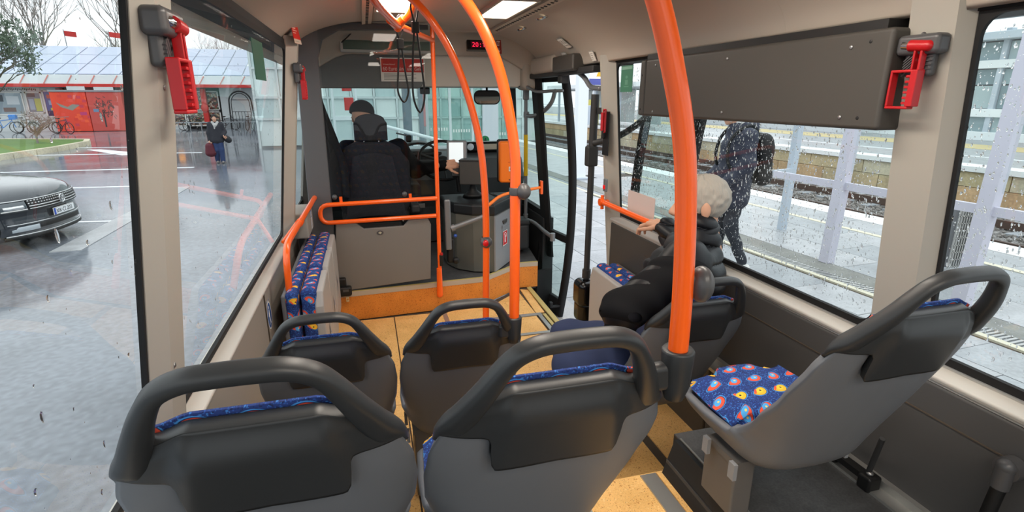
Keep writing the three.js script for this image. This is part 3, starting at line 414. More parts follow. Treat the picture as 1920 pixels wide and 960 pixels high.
  obj('pole_belt', [rb(0.03, 0.09, 0.04, 0.008, [-0.045, -0.03, 0.055])], M.black, gate); obj('red_release', rb(0.02, 0.022, 0.02, 0.004, [-0.043, 0.02, 0.065]), M.red, gate);
}
{ // left wall rail, right wall rail, entrance bar
  const t = thing('wall_handrail', 'orange handrail running along the left wall and down to the floor', 'handrail', [-0.425, 0, -2.68]), L = (p) => [p[0] + 0.425, p[1], p[2] + 2.68];
  obj('rail_tube', pipe([[-0.36, 0.80, -3.93], [-0.372, 0.935, -3.95], [-0.418, 0.905, -2.70], [-0.43, 0.0, -2.62]].map(L), 0.0165, 0.11, 16), M.orange, t);
  obj('rail_joint', rod(L([-0.36, 0.86, -3.935]), L([-0.36, 0.79, -3.93]), 0.024), M.orange, t); obj('rail_joint', [rod(L([-0.505, 0.80, -3.2]), L([-0.415, 0.912, -3.2]), 0.012), rod(L([-0.400, 0.914, -3.23]), L([-0.402, 0.914, -3.17]), 0.021)], M.orange, t);
  const r = thing('wall_handrail', 'orange handrail along the right wall that the seated man holds', 'handrail', [1.42, 0, -2.3]), R = (p) => [p[0] - 1.42, p[1], p[2] + 2.3];
  obj('rail_tube', pipe([[1.42, 0.965, -3.10], [1.42, 0.965, -2.32], [1.42, 0.5, -2.25]].map(R), 0.0165, 0.09, 16), M.orange, r);
  obj('rail_bracket', [rod(R([1.47, 0.965, -3.08]), R([1.41, 0.965, -3.08]), 0.014), rod(R([1.42, 0.92, -3.08]), R([1.42, 1.01, -3.08]), 0.011), rod(R([1.40, 0.965, -3.08]), R([1.425, 0.965, -3.08]), 0.024)], M.orange, r);
  const e = thing('entrance_bar', 'slim orange bar between the poles and the open door, in front of the cash counter', 'handrail', [0.95, 0.86, -4.0]);
  obj('bar_tube', pipe([[-0.10, -0.03, 0.16], [0.04, 0.015, -0.01], [0.41, 0.035, -0.14]], 0.012, 0.12), M.orangeBox, e); obj('end_plate', rspan(0.40, 0.42, -0.02, 0.09, -0.16, -0.12, 0.005), M.orange, e);
}

// ------------------------------------------------------------------ folding seats
function foldSeat(label, x, z, side) { // side +1 faces right
  const t = thing('folding_seat', label, 'seat', [x, 0, z], side < 0 ? Math.PI : 0);
  const pad = (w, h, d, p) => rb(d, h, w, 0.028, p, [0, 0, 0], 3);
  obj('seat_back', pad(0.475, 0.40, 0.06, [0.02, 0.5, 0]), M.fabric, t); obj('back_shell', rspan(-0.025, -0.005, 0.3, 0.69, -0.235, 0.235, 0.008), M.seatLight, t);
  obj('seat_pad', pad(0.455, 0.44, 0.075, [0.10, 0.49, 0]), M.fabric, t);
  const sh = ext([[-0.225, 0.22], [-0.17, 0.16], [0.17, 0.16], [0.225, 0.22], [0.232, 0.62], [0.20, 0.69], [-0.20, 0.69], [-0.232, 0.62]], 0.022, 0.01, [], 3); sh.rotateY(Math.PI / 2).translate(0.135, 0, 0); obj('pan_shell', sh, M.foldShell, t);
  for (const k of [-1, 1]) obj('hinge_bracket', bx(0.14, 0.04, 0.03, [0.07, 0.2, k * 0.19]), M.steelGrey, t);
  return t;
}
const FG = 'folded tip-up seats along the left wall';
const f1 = foldSeat('folded tip-up seat against the left wall, the farthest of three, by the grey partition', -0.425, -3.62, 1); f1.userData.group = FG;
dup(f1, 'folded tip-up seat against the left wall, the middle one of three', [-0.425, 0, -3.205], 0, FG); dup(f1, 'folded tip-up seat against the left wall, nearest of three, behind the orange rail', [-0.425, 0, -2.79], 0, FG);
for (const o of scene.children.filter((c) => c.name.startsWith('folding_seat'))) if (o.position.x < 0) o.scale.z = 0.87;
for (const o of scene.children.filter((c) => c.name.startsWith('folding_seat'))) { const s = obj('blue_sticker', face(0.05, 0.09, [0.171, 0.40, 0.02], [0, Math.PI / 2, 0]), stickerFig(), o); s.userData.label = 'blue printed sticker'; }
function stickerFig() { return stickerFig.m ??= print(64, 112, (g) => { g.fillStyle = '#b9b6b2'; g.fillRect(0, 0, 64, 112); g.fillStyle = '#3468a8'; g.beginPath(); g.moveTo(34, 6); g.lineTo(58, 60); g.lineTo(10, 60); g.fill(); g.fillStyle = '#8899aa'; g.fillRect(14, 74, 36, 4); g.fillRect(14, 84, 30, 4); g.fillRect(14, 94, 34, 4); }); }
foldSeat('folded tip-up seat against the right wall beside the entrance, grey board facing the aisle', 1.44, -2.66, -1).position.y = -0.08;

// ------------------------------------------------------------------ entrance: door leaves, posts and gear
{
  function leaf(label, a, b, w) { // glazed door leaf from a to b (x, z), curved with the side of the bus
    const t = thing('door_leaf', label, 'door', [a[0], 0, a[1]]), dx = b[0] - a[0], dz = b[1] - a[1], L = Math.hypot(dx, dz), yaw = Math.atan2(-dz, dx); t.rotation.y = yaw;
    const bend = (y) => 0.10 * (1 - Math.pow((y - 0.75) / 1.0, 2)) - 0.05, Y0 = -0.24, Y1 = 1.78;
    const grid = (x0, x1, y0, y1, th) => sheet((s, q) => { const y = lerp(y0, y1, s); return [lerp(x0, x1, q), y, -bend(y) * w]; }, 20, 2, th);
    obj('leaf_frame', [grid(0, 0.05, Y0, Y1, 0.04), grid(L - 0.065, L, Y0, Y1, 0.04), grid(0.05, L - 0.065, Y0, Y0 + 0.14, 0.04), grid(0.05, L - 0.065, Y1 - 0.06, Y1, 0.04), grid(0.05, L - 0.065, 0.40, 0.46, 0.04)], M.rubber, t);
    obj('leaf_glass', [grid(0.05, L - 0.065, 0.46, Y1 - 0.06, 0), grid(0.05, L - 0.065, Y0 + 0.14, 0.40, 0)].map((g) => { g.setIndex(Array.from(g.index.array).slice(0, 20 * 2 * 12).filter((_, i) => i % 12 < 6)); g.computeVertexNormals(); return g; }), M.glassTint, t);
    return t;
  }
  leaf('front leaf of the open entrance door with a curved black frame', [1.47, -4.62], [1.565, -4.08], 1);
  leaf('rear leaf of the open entrance door folded back outside the right window', [1.665, -3.10], [1.64, -2.45], -1);
  const p = thing('door_post', 'dark turning post behind the entrance with a black motor box at its foot', 'door post', [1.41, 0.0, -3.26]);
  obj('post_tube', [rod([0, 0.35, 0], [0.005, 1.47, 0], 0.021)], M.cabDark, p); obj('post_collar', [rb(0.075, 0.13, 0.06, 0.012, [0, 1.235, 0]), rod([0.005, 1.28, 0], [0.01, 1.62, 0], 0.026)], M.cabDark, p); obj('post_collar', rod([0, 0.40, 0], [0, 0.46, 0], 0.03), M.cabDark, p);
  obj('motor_box', [rb(0.15, 0.20, 0.17, 0.05, [0.0, 0.29, 0], undefined, 4), rb(0.14, 0.18, 0.15, 0.05, [0, 0.16, 0], undefined, 4)], M.blackGloss, p);
  obj('post_arm', [wire([[0.01, 1.32, 0.02], [0.12, 1.36, 0.1], [0.21, 1.46, 0.24], [0.24, 1.56, 0.36]], 0.02, 20, 10)], M.cabDark, p); obj('post_arm', bx(0.03, 0.04, 0.16, [0.03, 1.52, 0.07]), M.cabDark, p);
  const q = thing('door_post', 'grey front post of the entrance with a yellow grip', 'door post', [1.40, 0.23, -4.72]);
  obj('post_tube', [rod([0, 0.2, 0], [-0.005, 1.40, 0], 0.016), rb(0.05, 0.1, 0.05, 0.01, [-0.005, 1.40, 0])], M.steelGrey, q); obj('yellow_grip', rod([-0.002, 0.68, 0], [-0.004, 1.05, 0], 0.019), M.yellow, q);
  obj('door_arm', [wire([[0, 1.22, 0], [0.02, 1.215, 0.10], [0.07, 1.26, 0.28], [0.10, 1.34, 0.40], [0.11, 1.42, 0.44]], 0.018, 24, 10), rod([0, 1.2, 0], [0, 1.25, 0], 0.026)], M.steelGrey, q);
  obj('lower_arm', [wire([[0, 0.27, 0], [0.04, 0.265, 0.12], [0.06, 0.24, 0.42], [0.06, 0.24, 0.60]], 0.017, 24, 10), rod([0.06, 0.21, 0.60], [0.06, 0.275, 0.60], 0.022), rod([0, 0.24, 0], [0, 0.32, 0], 0.022)], M.steelGrey, q);
  const g = thing('door_gear', 'dark door mechanism box under the ceiling over the entrance with bent rods', 'door mechanism', [1.38, 1.80, -3.8]);
  obj('gear_box', [rspan(-0.06, 0.08, -0.03, 0.075, -0.02, 0.38, 0.015)], M.darkbox, g); obj('cover', rspan(-0.05, 0.08, -0.02, 0.10, -0.6, -0.05, 0.03), M.ceil, g);
  obj('beam', [rspan(-0.02, 0.05, -0.05, -0.01, -1.0, 0.62, 0.01), rb(0.07, 0.08, 0.07, 0.01, [0.03, -0.06, -0.02])], M.cabDark, g);
  obj('bent_rod', [wire([[0.02, -0.03, 0.08], [0.04, -0.035, 0.22], [0.045, -0.075, 0.34], [0.055, -0.13, 0.42], [0.06, -0.145, 0.56]], 0.016, 30, 10)], M.steelGrey, g); obj('bent_rod', [wire([[-0.1, -0.1, -0.9], [-0.04, -0.11, -0.72], [0.0, -0.15, -0.6], [0.06, -0.15, -0.36], [0.09, -0.15, -0.2]], 0.012, 30, 10)], M.steelGrey, g);
  obj('corner_joint', [rb(0.09, 0.11, 0.08, 0.012, [-0.09, -0.06, -0.93])], M.cabDark, g);
  const m = thing('door_latch', 'small black latch bracket at the lower corner of the front door leaf', 'latch', [1.50, -0.15, -4.1]); obj('latch_arm', [rb(0.12, 0.02, 0.03, 0.006, [0, 0, 0]), rb(0.03, 0.05, 0.04, 0.006, [-0.05, 0.02, 0])], M.black, m);
}
{ // door sill and step edge
  const s = room('trim_2'); obj('sill_riser', [bar([1.29, -0.13, -3.1], [1.305, -0.13, -4.2], 0.02, 0.25)], M.black, s); obj('sill_plate', ext([[1.29, 3.08], [1.62, 3.08], [1.60, 4.5], [1.30, 4.5]], 0.04).rotateX(-Math.PI / 2).translate(0, -0.29, 0), M.tread, s); obj('front_well', [bar([1.37, -0.03, -4.26], [1.52, -0.03, -4.3], 0.02, 0.34)], M.black, s);
}

// ------------------------------------------------------------------ boxes, hammers, stickers
{
  const t = thing('display_box', 'long dark grey screwed box hanging under the ceiling at the right window', 'box', [1.40, 1.645, -1.83]);
  obj('box_body', rb(0.13, 0.262, 1.30, 0.012, [0, 0, 0.005], [0, 0, 0], 3), M.darkbox, t); obj('end_cap', rspan(-0.064, 0.064, -0.13, 0.13, -0.70, -0.652, 0.01), M.darkbox, t); obj('mount_gap', span(-0.05, 0.06, 0.13, 0.155, -0.66, 0.62), M.black, t);
  for (const [y, z] of [[0.09, 0.53], [-0.10, 0.53], [0.095, -0.02], [-0.10, -0.02], [0.10, -0.55], [-0.11, -0.55]]) obj('screw', sph(0.006, [-0.066, y, z], [0.4, 1, 1], 10), M.screw, t);
  for (const [y, z] of [[0.10, 0.59], [-0.10, 0.59], [0.06, -0.675], [-0.1, -0.675]]) obj('screw_hole', sph(0.005, [-0.0655, y, z], [0.2, 1, 1], 10), M.black, t);
}
function hammer(label, p, turn, tilt, k = 1) { // holder with the hammer clipped in; faces +z
  const t = thing('emergency_hammer', label, 'hammer', p, turn); t.rotation.order = 'YXZ'; t.rotation.z = tilt; t.scale.setScalar(k);
  obj('holder', [rb(0.125, 0.055, 0.05, 0.014, [0.004, 0.062, 0.02], undefined, 3), rb(0.085, 0.085, 0.028, 0.01, [0.002, 0.02, 0.012]), sph(0.006, [0, 0.09, 0.02])], M.bell, t);
  for (let i = 0; i < 6; i++) obj('holder_rib', bx(0.034, 0.003, 0.006, [-0.022, 0.03 - i * 0.008, 0.028], [0, 0, 0.7]), M.bell, t);
  for (let i = 0; i < 4; i++) obj('holder_rib', bx(0.024, 0.004, 0.006, [0.034, 0.03 - i * 0.011, 0.026], [0, 0, 0.1]), M.bell, t);
  obj('hammer_head', [rod([-0.012, 0.06, 0.042], [0.04, 0.056, 0.042], 0.016, 0.015, 16), sph(0.015, [0.04, 0.056, 0.042])], M.red, t); obj('metal_tip', [rod([-0.035, 0.062, 0.042], [-0.01, 0.06, 0.042], 0.011, 0.012, 12), rod([-0.043, 0.063, 0.042], [-0.035, 0.062, 0.042], 0.004, 0.011, 12)], M.chrome, t);
  obj('hammer_handle', [rspan(0.005, 0.011, -0.01, 0.05, 0.03, 0.05, 0.002), rspan(0.024, 0.031, -0.03, 0.05, 0.03, 0.05, 0.002), rspan(0.012, 0.033, -0.105, -0.005, 0.026, 0.055, 0.003), rspan(-0.05, 0.014, -0.012, -0.004, 0.028, 0.054, 0.003), rspan(-0.05, -0.043, -0.105, -0.006, 0.028, 0.054, 0.003), rspan(-0.05, 0.02, -0.112, -0.104, 0.028, 0.054, 0.003), ...[0, 1, 2, 3, 4, 5].map((i) => rspan(-0.002, 0.014, -0.026 - i * 0.0145, -0.019 - i * 0.0145, 0.03, 0.052, 0.002))], M.red, t);
  obj('hammer_bolt', sph(0.006, [0.017, 0.02, 0.034], [1, 1, 0.5]), M.screw, t);
  return t;
}
hammer('red emergency hammer in a dark holder on the pillar beside the long grey box', [1.39, 1.672, -1.125], -Math.PI / 2, 0.0, 0.9);
hammer('large red emergency hammer on the left window pillar closest to the camera', [-0.395, 1.68, -1.29], Math.PI / 2, 0, 1.0);
hammer('small-looking red emergency hammer on the next pillar along the left wall', [-0.365, 1.70, -3.45], Math.PI / 2, 0, 1.0);
{
  const t = thing('emergency_hammer', 'red emergency release on a black plate on the pillar behind the entrance', 'hammer', [1.395, 1.46, -3.06], -Math.PI / 2); obj('release_body', rb(0.03, 0.11, 0.02, 0.004, [-0.012, 0, 0]), M.red, t); obj('release_ring', ext(rrect(0.034, 0.14, 0.01), 0.008, 0.001, [rrect(0.022, 0.128, 0.006)]).translate(0.008, 0.005, -0.004), M.red, t); obj('release_foot', rb(0.024, 0.05, 0.02, 0.006, [0, -0.075, 0]), M.black, t);
  const s = thing('stop_switch', 'small grey switch plate with a red stop button on the pillar behind the entrance', 'button', [1.413, 1.08, -3.03], -Math.PI / 2); obj('switch_plate', rb(0.04, 0.08, 0.016, 0.006, [0, 0, 0]), M.steelGrey, s); obj('red_button', rb(0.026, 0.026, 0.02, 0.005, [0, -0.012, 0.004]), std(0xd01515, 0.3, { emissive: 0xc00808, emissiveIntensity: 0.35 }), s);
}
{ // stickers and small signs
  const flat = (name, label, cat, w, h, p, r, m, d = 0.002) => { const t = tag(obj(name, [place(mergeAll([face(w, h, [0, 0, d / 2 + 0.0005]), bx(w, h, d, [0, 0, 0])]), [0, 0, 0])], m), label, cat); t.position.set(...p); t.rotation.set(...r, 'YXZ'); return t; };
  flat('sticker', 'green sticker at the top of the left window', 'sticker', 0.24, 0.155, [Xl(1.747) + 0.012, 1.747, -2.53], [0, Math.PI / 2, 0], M.green);
  flat('sticker', 'green sticker with a faint emblem at the top of the right window', 'sticker', 0.14, 0.14, [Xr(1.70) - 0.016, 1.70, -2.845], [0, -Math.PI / 2, 0], print(96, 160, (g) => { g.fillStyle = '#3f7a62'; g.fillRect(0, 0, 96, 160); g.fillStyle = '#7fa896'; g.fillRect(6, 6, 84, 18); g.fillStyle = '#5e937c'; g.font = 'bold 20px sans-serif'; g.fillText('EXIT'.slice(0, 0), 0, 0); g.beginPath(); g.arc(48, 70, 10, 0, 7); g.fill(); g.fillRect(36, 86, 24, 30); g.fillRect(28, 124, 40, 6); }));
  flat('notice_paper', 'blank pale sheet of paper in the lower corner of the right window', 'paper', 0.31, 0.145, [Xr(1.0) - 0.018, 1.005, -2.70], [0, -Math.PI / 2, 0], std(0xcfc0ba, 0.8));
  flat('sticker', 'red square sticker on the left ceiling cove', 'sticker', 0.10, 0.13, [-0.335, 1.952, -3.40], [-0.15, Math.PI / 2 - 0.25, 0], print(128, 160, (g) => { g.fillStyle = '#bfb3a5'; g.fillRect(0, 0, 128, 160); g.fillStyle = '#c8281e'; g.fillRect(0, 0, 128, 130); g.fillStyle = '#e9b4a8'; g.fillRect(14, 56, 60, 8); g.fillRect(14, 72, 80, 6); g.fillRect(14, 88, 50, 6); g.fillStyle = '#998'; g.fillRect(20, 142, 70, 6); }));
  const pict = print(128, 128, (g) => { g.fillStyle = '#efece4'; g.fillRect(0, 0, 128, 128); g.strokeStyle = '#222'; g.lineWidth = 5; g.strokeRect(3, 3, 122, 122); g.fillStyle = '#222'; for (const x of [26, 64, 100]) { g.beginPath(); g.arc(x, 34, 7, 0, 7); g.fill(); g.fillRect(x - 6, 44, 12, 26); } g.beginPath(); g.moveTo(64, 20); g.lineTo(76, 44); g.lineTo(52, 44); g.fill(); for (const x of [26, 64, 100]) g.fillRect(x - 12, 88, 24, 6); });
  flat('sticker', 'square white pictogram sticker on the ceiling cove over the entrance', 'sticker', 0.09, 0.10, [1.290, 1.938, -3.50], [0.98, -Math.PI / 2, 0], pict);
  flat('sticker', 'small white pictogram sticker right below the square one over the entrance', 'sticker', 0.08, 0.06, [1.358, 1.872, -3.65], [0.78, -Math.PI / 2, 0], print(128, 90, (g) => { g.fillStyle = '#efece4'; g.fillRect(0, 0, 128, 90); g.strokeStyle = '#222'; g.lineWidth = 4; g.strokeRect(3, 3, 122, 84); g.fillStyle = '#222'; for (const x of [30, 64, 98]) { g.beginPath(); g.arc(x, 24, 7, 0, 7); g.fill(); g.fillRect(x - 5, 34, 10, 34); } }));
  flat('sticker', 'small white text sticker above the pillar behind the entrance', 'sticker', 0.065, 0.065, [1.374, 1.842, -3.22], [0.5, -Math.PI / 2, 0], print(96, 96, (g) => { g.fillStyle = '#e6e2d8'; g.fillRect(0, 0, 96, 96); g.strokeStyle = '#555'; g.lineWidth = 3; g.strokeRect(3, 3, 90, 90); g.fillStyle = '#666'; for (let i = 0; i < 4; i++) g.fillRect(12, 22 + i * 16, 60 - i * 8, 5); }));
  const ped = print(96, 128, (g) => { g.fillStyle = '#958d82'; g.fillRect(0, 0, 96, 128); g.fillStyle = '#e8eef5'; g.beginPath(); g.ellipse(48, 64, 46, 62, 0, 0, 7); g.fill(); g.fillStyle = '#1d4f94'; g.beginPath(); g.ellipse(48, 64, 41, 56, 0, 0, 7); g.fill(); g.fillStyle = '#fff'; g.beginPath(); g.arc(50, 30, 8, 0, 7); g.fill(); g.fillRect(42, 40, 14, 34); g.lineWidth = 7; g.strokeStyle = '#fff'; g.beginPath(); g.moveTo(48, 72); g.lineTo(36, 104); g.moveTo(51, 72); g.lineTo(62, 104); g.moveTo(44, 46); g.lineTo(32, 66); g.stroke(); });
  flat('sticker', 'round blue sign with a white walking figure low on the left wall', 'sticker', 0.10, 0.14, [-0.5005, 0.618, -2.545], [0, Math.PI / 2, 0], ped);
  flat('sticker', 'small blue pictogram sticker on the left wall beside the partition', 'sticker', 0.05, 0.13, [-0.3935, 0.82, -3.74], [0, Math.PI / 2, 0], print(64, 160, (g) => { g.fillStyle = '#d9dde2'; g.fillRect(0, 0, 64, 160); g.fillStyle = '#3f6ea8'; g.fillRect(6, 6, 52, 60); g.fillStyle = '#fff'; g.beginPath(); g.arc(32, 26, 8, 0, 7); g.fill(); g.fillRect(24, 36, 16, 22); g.fillStyle = '#667'; for (let i = 0; i < 6; i++) g.fillRect(10, 80 + i * 12, 40, 4); }));
  flat('sticker', 'round blue sticker on the small left window behind the pillar', 'sticker', 0.11, 0.11, [Xl(1.0) + 0.012, 0.99, -3.66], [0, Math.PI / 2, 0], print(96, 96, (g) => { g.fillStyle = '#c9ced2'; g.fillRect(0, 0, 96, 96); g.fillStyle = '#2d64a8'; g.beginPath(); g.arc(48, 48, 46, 0, 7); g.fill(); g.fillStyle = '#e6dcd8'; g.beginPath(); g.arc(52, 50, 26, 0, 7); g.fill(); }));
  // front bulkhead: clock, hammer pictogram, destination display, poster
  const c = thing('led_clock', 'dark clock with red glowing digits on the front bulkhead', 'clock', [0.90, 1.985, -4.28], 0); c.rotation.x = -0.25; obj('clock_case', rspan(-0.105, 0.095, -0.035, 0.04, -0.05, 0.0, 0.006), M.blackGloss, c);
  obj('led_display', face(0.15, 0.05, [0.0, 0.002, 0.002]), std(0x180306, 0.3, { emissive: 0xffffff, emissiveIntensity: 1.6, emissiveMap: canvasTex(192, 64, (g) => { g.fillStyle = '#160205'; g.fillRect(0, 0, 192, 64); g.fillStyle = '#ff1e3c'; g.font = 'bold 56px monospace'; g.fillText('20:19', 10, 52); }) }), c);
  flat('sticker', 'small red hammer pictogram sticker beside the clock', 'sticker', 0.042, 0.105, [1.045, 1.975, -4.29], [-0.25, 0, 0], print(64, 160, (g) => { g.fillStyle = '#8a2318'; g.fillRect(0, 0, 64, 160); g.strokeStyle = '#f0e6e0'; g.lineWidth = 6; g.strokeRect(14, 14, 22, 50); g.beginPath(); g.moveTo(36, 26); g.lineTo(52, 14); g.moveTo(32, 92); g.lineTo(32, 142); g.moveTo(18, 122); g.lineTo(32, 144); g.lineTo(46, 122); g.stroke(); }));
  const d = thing('destination_display', 'long unlit greenish display panel above the driver', 'display', [0.21, 1.985, -4.47]); obj('display_case', rspan(-0.345, 0.345, -0.055, 0.055, -0.05, 0, 0.006), std(0xb4b4b0, 0.5), d); obj('display_screen', rspan(-0.325, 0.325, -0.035, 0.03, -0.02, 0.004, 0.003), std(0x3f5546, 0.35), d); obj('display_rail', rspan(-0.37, 0.35, 0.058, 0.066, -0.05, 0.01, 0.003), M.black, d);
  const s = thing('camera_unit', 'dark cable and bracket unit above the display', 'device', [0.06, 2.045, -4.44]); obj('bracket', rspan(-0.12, 0.14, -0.01, 0.03, -0.06, 0, 0.012), M.cabDark, s); obj('lens', sph(0.012, [0.02, 0.012, 0.004]), M.blackGloss, s); obj('cable', wire([[-0.18, -0.05, 0.0], [-0.12, 0.0, 0.02], [-0.05, 0.08, 0.06], [-0.02, 0.12, 0.2]], 0.005, 20, 6), M.black, s);
  const p = thing('poster', 'red and white fare poster taped below the display', 'poster', [0.325, 1.812, -4.553]); p.rotation.x = 0.0; obj('poster_sheet', bx(0.345, 0.178, 0.002, [0, 0, 0]), M.white, p);
  obj('poster_print', face(0.34, 0.173, [0, 0, 0.002]), print(512, 260, (g) => { g.fillStyle = '#e9e4dc'; g.fillRect(0, 0, 512, 260); g.fillStyle = '#c6281c'; g.fillRect(8, 8, 496, 150); g.fillStyle = '#efd9d2'; g.font = '20px sans-serif'; g.fillText('Schwarzfahren?', 26, 78); g.font = '54px sans-serif'; g.fillText('60 Euro sind viel Geld', 22, 140, 470); g.fillStyle = '#555'; for (let i = 0; i < 5; i++) g.fillRect(30, 176 + i * 15, 380 - (i % 3) * 60, 5); }), p);
}

// ------------------------------------------------------------------ driver's cab
{
  obj('header_cover', ext(rrect(0.86, 0.33, 0.05), 0.03, 0.008).translate(0.05, 1.835, -4.605), std(0x6e6f6e, 0.6)).userData.kind = 'structure';
  const t = thing('driver_seat', 'dark cloth driver seat with headrest seen through the glass', 'seat', [0.04, 0.33, -4.35]);
  obj('backrest', sheet((s, q) => { const v = s, x = 1 - 2 * q, hw = lerp(0.22, 0.285, smooth(0, 0.3, v)) - 0.03 * smooth(0.75, 1, v), y = 0.34 + 0.6 * (1 - v) ; const yy = y - 0.05 * Math.pow(Math.abs(x), 4) * smooth(0.3, 0, v); return [x * hw, yy, 0.04 - 0.06 * v - 0.05 * Math.pow(Math.abs(x), 3)]; }, 24, 28, 0.12), M.driverSeat, t);
  obj('backrest_panel', sheet((s, q) => { const x = 1 - 2 * q; return [x * lerp(0.15, 0.24, s), 0.86 - 0.5 * s - 0.03 * x * x, 0.052 - 0.05 * s - 0.02 * x * x]; }, 12, 14, 0.01), M.cloth, t);
  obj('headrest', [sheet((s, q) => { const x = 1 - 2 * q, hw = 0.125 - 0.02 * smooth(0.3, 0, s); return [x * hw, 1.15 - 0.2 * s - 0.03 * Math.pow(Math.abs(x), 3) * smooth(0.5, 0, s), 0.03 - 0.03 * Math.pow(Math.abs(x), 3)]; }, 14, 18, 0.08)], M.cloth, t);
  for (const x of [-0.055, 0.055]) obj('headrest_rod', rod([x, 0.9, 0], [x, 1.0, 0.0], 0.007), M.chrome, t);
  obj('seat_base', [rspan(-0.27, 0.27, 0.28, 0.42, -0.55, -0.05, 0.05), rspan(-0.2, 0.2, -0.1, 0.3, -0.45, -0.08, 0.03)], M.cabDark, t); obj('arm_rest', rspan(0.28, 0.35, 0.36, 0.43, -0.4, 0.0, 0.02), M.cabDark, t);
  const j = thing('jacket', 'black jacket hanging at the side window left of the driver', 'jacket', [-0.30, 0.9, -4.35]);
  obj('jacket_body', sheet((s, q) => { const y = 0.78 * (1 - s) - 0.05, w = lerp(0.045, 0.20, smooth(0, 0.75, s)); return [lerp(-0.10, -0.06 + w, q) + 0.01 * Math.sin(q * 18 + s * 3), y, 0.03 * Math.sin(q * 14) + 0.02 * Math.sin(s * 7)]; }, 30, 30, 0.05), std(0x17171b, 0.9), j);
  obj('coat_hook', wire([[-0.08, 0.72, 0.02], [-0.06, 0.80, 0.02], [-0.075, 0.83, 0.02]], 0.005), M.chrome, j);
}
{ // dashboard and instruments
  const t = thing('dashboard', 'grey dashboard below the windscreen', 'dashboard', [0.5, 0.23, -5.42]);
  const prof = [[-0.45, 0.0], [0.25, 0.0], [0.25, 0.35], [0.32, 0.62], [0.22, 0.80], [0.0, 0.86], [-0.42, 0.82]]; const g = ext(prof.map(([z, y]) => [z, y]), 1.98, 0.02, [], 2); g.rotateY(-Math.PI / 2).translate(0.98, 0, 0); 
  obj('dash_body', g, M.cabDash, t); obj('instrument_hood', sheet((s, q) => { const a = Math.PI * q; return [-0.02 - 0.19 * Math.cos(a), 0.86 + 0.10 * Math.sin(a), 0.18 - 0.3 * s]; }, 4, 16, 0.02), M.cabDark, t); obj('instrument_panel', rspan(-0.3, 0.2, 0.84, 0.87, -0.1, 0.2, 0.01), M.cabDark, t);
  obj('ledge_top', rspan(-0.9, 0.98, 0.84, 0.875, -0.45, -0.05, 0.02), std(0x8d9396, 0.5), t); obj('gauge_housing', [rspan(0.42, 0.86, 0.84, 0.95, 0.0, 0.1, 0.03)], M.blackGloss, t); obj('round_gauge', lathe([[0, 0.006], [0.028, 0.006], [0.034, 0]], [0.50, 0.90, 0.102], [Math.PI / 2, 0, 0]), std(0xd8e4ee, 0.2), t); obj('gauge_window', rspan(0.60, 0.78, 0.87, 0.925, 0.095, 0.105, 0.004), M.cream, t);
  obj('lower_console', [rspan(-0.36, -0.05, 0.34, 0.62, 0.3, 0.55, 0.03), rspan(-0.33, -0.08, 0.5, 0.53, 0.5, 0.57, 0.01)], M.cabDark, t); obj('console_screen', rspan(-0.28, -0.14, 0.54, 0.585, 0.545, 0.556, 0.003), std(0x140a02, 0.3, { emissive: 0xb06010, emissiveIntensity: 0.25 }), t); obj('console_slot', rspan(-0.33, -0.02, 0.4, 0.44, 0.545, 0.56, 0.004), M.steelGrey, t);
  const w = thing('steering_wheel', 'black steering wheel behind the tablet', 'steering wheel', [0.66, 1.06, -4.86]); w.rotation.set(-0.75, 0.0, 0); obj('wheel_rim', new THREE.TorusGeometry(0.215, 0.014, 12, 48), M.black, w); obj('wheel_hub', [lathe([[0, 0.03], [0.05, 0.025], [0.07, 0]], [0, 0, -0.03], [Math.PI / 2, 0, 0])], M.cabDark, w); for (const a of [20, 160, 270]) obj('wheel_spoke', rod([Math.cos(a * D) * 0.05, Math.sin(a * D) * 0.05, -0.02], [Math.cos(a * D) * 0.21, Math.sin(a * D) * 0.21, 0], 0.012), M.cabDark, w);
  const k = thing('tablet', 'ticket tablet with a pale screen that the driver touches', 'tablet', [0.715, 1.155, -4.52], -0.25); k.rotation.order = 'YXZ'; k.rotation.x = -0.22; obj('tablet_case', rb(0.17, 0.21, 0.05, 0.012, [0.015, 0, -0.03]), M.steelGrey, k); obj('tablet_screen', rspan(-0.05, 0.07, -0.08, 0.085, -0.008, 0.0, 0.003), std(0xdbe4e6, 0.2, { emissive: 0xdfe8ea, emissiveIntensity: 0.45 }), k); obj('tablet_stand', rod([0.01, -0.1, -0.04], [0.03, -0.32, -0.1], 0.02), M.black, k); obj('tablet_side', rspan(-0.03, 0.08, -0.2, -0.12, -0.06, 0.02, 0.01), M.cabDark, k);
  const p = thing('ticket_printer', 'dark grey ticket printer on the cash counter', 'printer', [0.845, 0.98, -4.42], -0.35); obj('printer_body', [rspan(-0.10, 0.10, -0.075, 0.12, -0.1, 0.08, 0.01)], M.darkbox, p); obj('printer_top', rspan(-0.102, 0.102, 0.115, 0.13, -0.1, 0.085, 0.005), M.cabDark, p); obj('ticket_slot', bx(0.004, 0.12, 0.03, [-0.103, 0.02, 0.05]), M.black, p); obj('printer_stand', [lathe([[0.02, -0.08], [0.035, -0.13], [0.075, -0.16], [0.09, -0.185], [0, -0.185]], [0, 0, 0])], M.black, p); obj('cable', wire([[0.08, -0.1, 0], [0.15, -0.15, 0.05], [0.2, -0.175, 0.0], [0.16, -0.18, -0.1]], 0.006, 20, 6), M.black, p);
